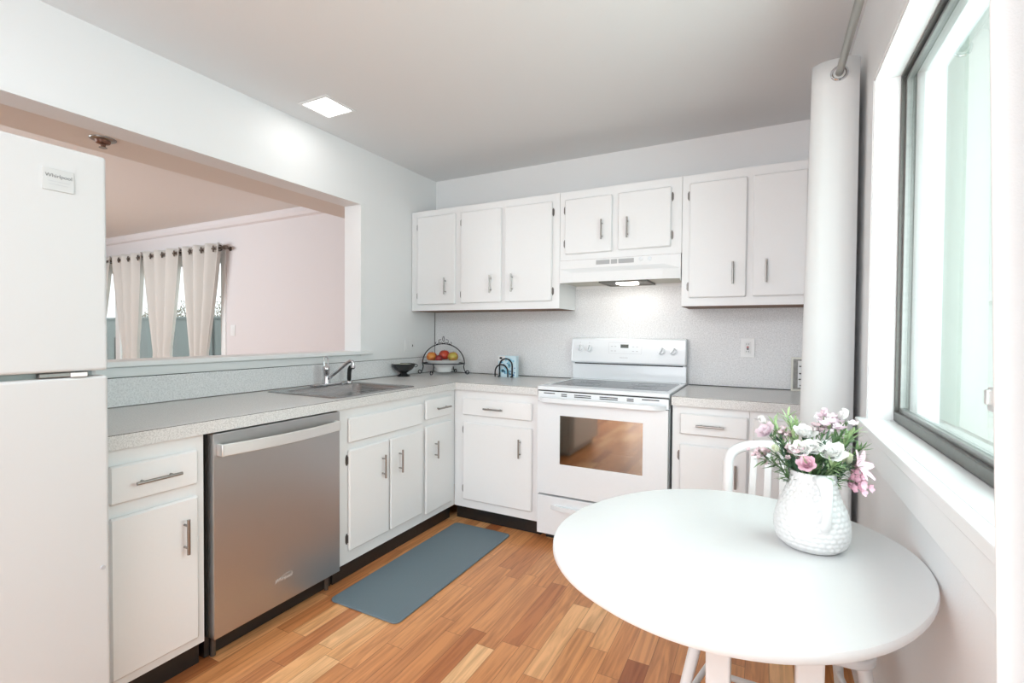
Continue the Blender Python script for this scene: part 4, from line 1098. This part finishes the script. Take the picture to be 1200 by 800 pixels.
nk = thing('napkin_pack', 'white and blue patterned paper pack standing in the wire holder', 'napkins', (NX+.018, NY, Z0))
rotm = (Vector((NX+.015, NY, Z0)), Matrix.Rotation(R(0), 3, 'Z'))
pk = obj('pack', bx(NX-.058, NY-.022, Z0, NX+.088, NY+.022, Z0+.155), mat('pale_blue_pack', (.62, .78, .86, 1), .6), nk, bevel=.003)
rn = random.Random(5)
b = B()
for k in range(20):
    x = rn.uniform(NX-.04, NX+.07); z = Z0+rn.uniform(.02, .13); s = rn.uniform(.006, .014)
    cyl(b, (x, NY-.0216, z), (x, NY-.0228, z), s, n=rn.choice((5, 6, 7)))
obj('blue_print', b, 'blue2', pk)
b = B()
for k in range(14):
    x = rn.uniform(NX-.05, NX+.08); z = Z0+rn.uniform(.015, .11); s = rn.uniform(.004, .008)
    cyl(b, (x, NY-.0218, z), (x, NY-.0234, z), s, n=5)
obj('dark_blue_print', b, 'blue1', pk)
b = B(); box(b, NX-.056, NY-.0232, Z0+.118, NX+.0, NY-.0216, Z0+.153); obj('white_label', b, 'paper', pk)
b = B(); bmesh.ops.create_circle(b, cap_ends=True, radius=.013, segments=20)
for v in b.verts: v.co = Vector((NX-.035+v.co.x, NY-.0236, Z0+.138+v.co.y*.6))
obj('label_emblem', b, 'black', pk)
# outlets
def outlet(label, face, c, w, h, gfci=True):
    t = thing('wall_outlet', label, 'outlet', c)
    def pb(u0, z0, u1, z1, d0, d1, m, nm, par, bev=.001):
        if face == 'y': b = bx(c[0]+u0, c[1]-d1, c[2]+z0, c[0]+u1, c[1]-d0, c[2]+z1)
        else: b = bx(c[0]+d0, c[1]+u0, c[2]+z0, c[0]+d1, c[1]+u1, c[2]+z1)
        return obj(nm, b, m, par, bevel=bev)
    pl_ = pb(-w/2, -h/2, w/2, h/2, 0, .006, 'trim', 'cover_plate', t, .002)
    return t, pb
t, pb = outlet('white outlet with red button on the back wall right of the stove', 'y', (2.337, -.012, 1.158), .076, .118)
r0 = pb(-.017, -.034, .017, .034, .006, .008, 'paper', 'receptacle', t)
pb(-.006, -.001, .006, .008, .008, .0105, 'red', 'reset_button', r0); pb(-.006, -.012, .006, -.003, .008, .0105, 'socket', 'test_button', r0)
for s in (-1, 1):
    for u in (-.006, .006): pb(u-.001, s*.022-.004, u+.001, s*.022+.004, .0075, .0084, 'socket', 'slot', r0, 0)
t, pb = outlet('white double switch plate on the left wall above the black bowl', 'x', (.0005, -.335, 1.135), .118, .106)
for u in (-.028, .028):
    r0 = pb(u-.017, -.034, u+.017, .034, .006, .0085, 'paper', 'rocker_switch' if u < 0 else 'receptacle', t)
    if u > 0: pb(u-.004, -.010, u+.004, .006, .0085, .0095, 'socket', 'slot', r0, 0)
t, pb = outlet('white switch plate on the pink wall beside the glass door', 'y', (-2.83, .08, 1.24), .08, .12)
pb(-.017, -.034, .017, .034, .006, .0085, 'paper', 'rocker_switch', t)
# framed picture
pf = thing('picture_frame', 'cream framed print leaning on the backsplash beside the curtain', 'picture frame', (2.66, -.03, Z0))
b = B(); ring(b, 1, -.045, -.03, (2.566, Z0, 2.72, Z0+.195), (2.577, Z0+.011, 2.709, Z0+.184)); obj('frame', b, 'creamframe', pf, bevel=.002)
b = B(); box(b, 2.575, -.038, Z0+.009, 2.711, -.034, Z0+.186); obj('print', b, 'photo', pf)
b = B(); box(b, 2.600, -.0395, Z0+.02, 2.690, -.0375, Z0+.175); pr_ = obj('white_panel', b, 'paper', pf)
rn = random.Random(9)
for zc in (.145, .105, .065, .035):
    b = B()
    for k in range(3):
        x = 2.600+rn.uniform(.004, .02)+k*.028; cyl(b, (x, -.0393, Z0+zc+rn.uniform(-.006, .006)), (x, -.0405, Z0+zc), rn.uniform(.006, .011), n=9)
    obj('dark_figure', b, 'black', pr_)

# ================================================================== CEILING LIGHTS, DETECTOR
lt = thing('recessed_light', 'lit square recessed light in the kitchen ceiling', 'ceiling light', (.274, -1.366, H))
LB = (.184, -1.455, .364, -1.277)
b = B(); ring(b, 2, H-.006, H-.0005, (LB[0]-.018, LB[1]-.018, LB[2]+.018, LB[3]+.018), LB); obj('trim_ring', b, 'trim', lt, bevel=.002)
obj('lens', bx(LB[0], LB[1], H-.004, LB[2], LB[3], H-.001), 'lamp', lt)
ll = bpy.data.lights.new('recessed_light_beam', 'AREA'); ll.size = .16; ll.energy = .45; ll.color = (1, .98, .95)
o = bpy.data.objects.new('recessed_light_beam', ll); COL.objects.link(o); o.parent = lt; o.location = (0, 0, -.010)
sd = thing('ceiling_sprinkler', 'round bronze ceiling sprinkler head in the room beyond the opening', 'sprinkler', (-.69, -1.995, 2.25))
sx, sy = -.69, -1.995
b = B(); lathe(b, [(0, 2.2495), (.058, 2.2495), (.056, 2.244), (.045, 2.240), (0, 2.240)], sx, sy, 28); obj('escutcheon', b, 'alulight', sd, smooth=True)
b = B(); lathe(b, [(0, 2.240), (.034, 2.240), (.030, 2.226), (.012, 2.220), (.010, 2.205), (0, 2.205)], sx, sy, 20); obj('sprinkler_body', b, mat('brown_bronze', (.20, .10, .07, 1), .4, .5), sd, smooth=True)
b = B(); lathe(b, [(0, 2.205), (.018, 2.205), (.018, 2.202), (0, 2.202)], sx, sy, 16); obj('deflector', b, 'alulight', sd)
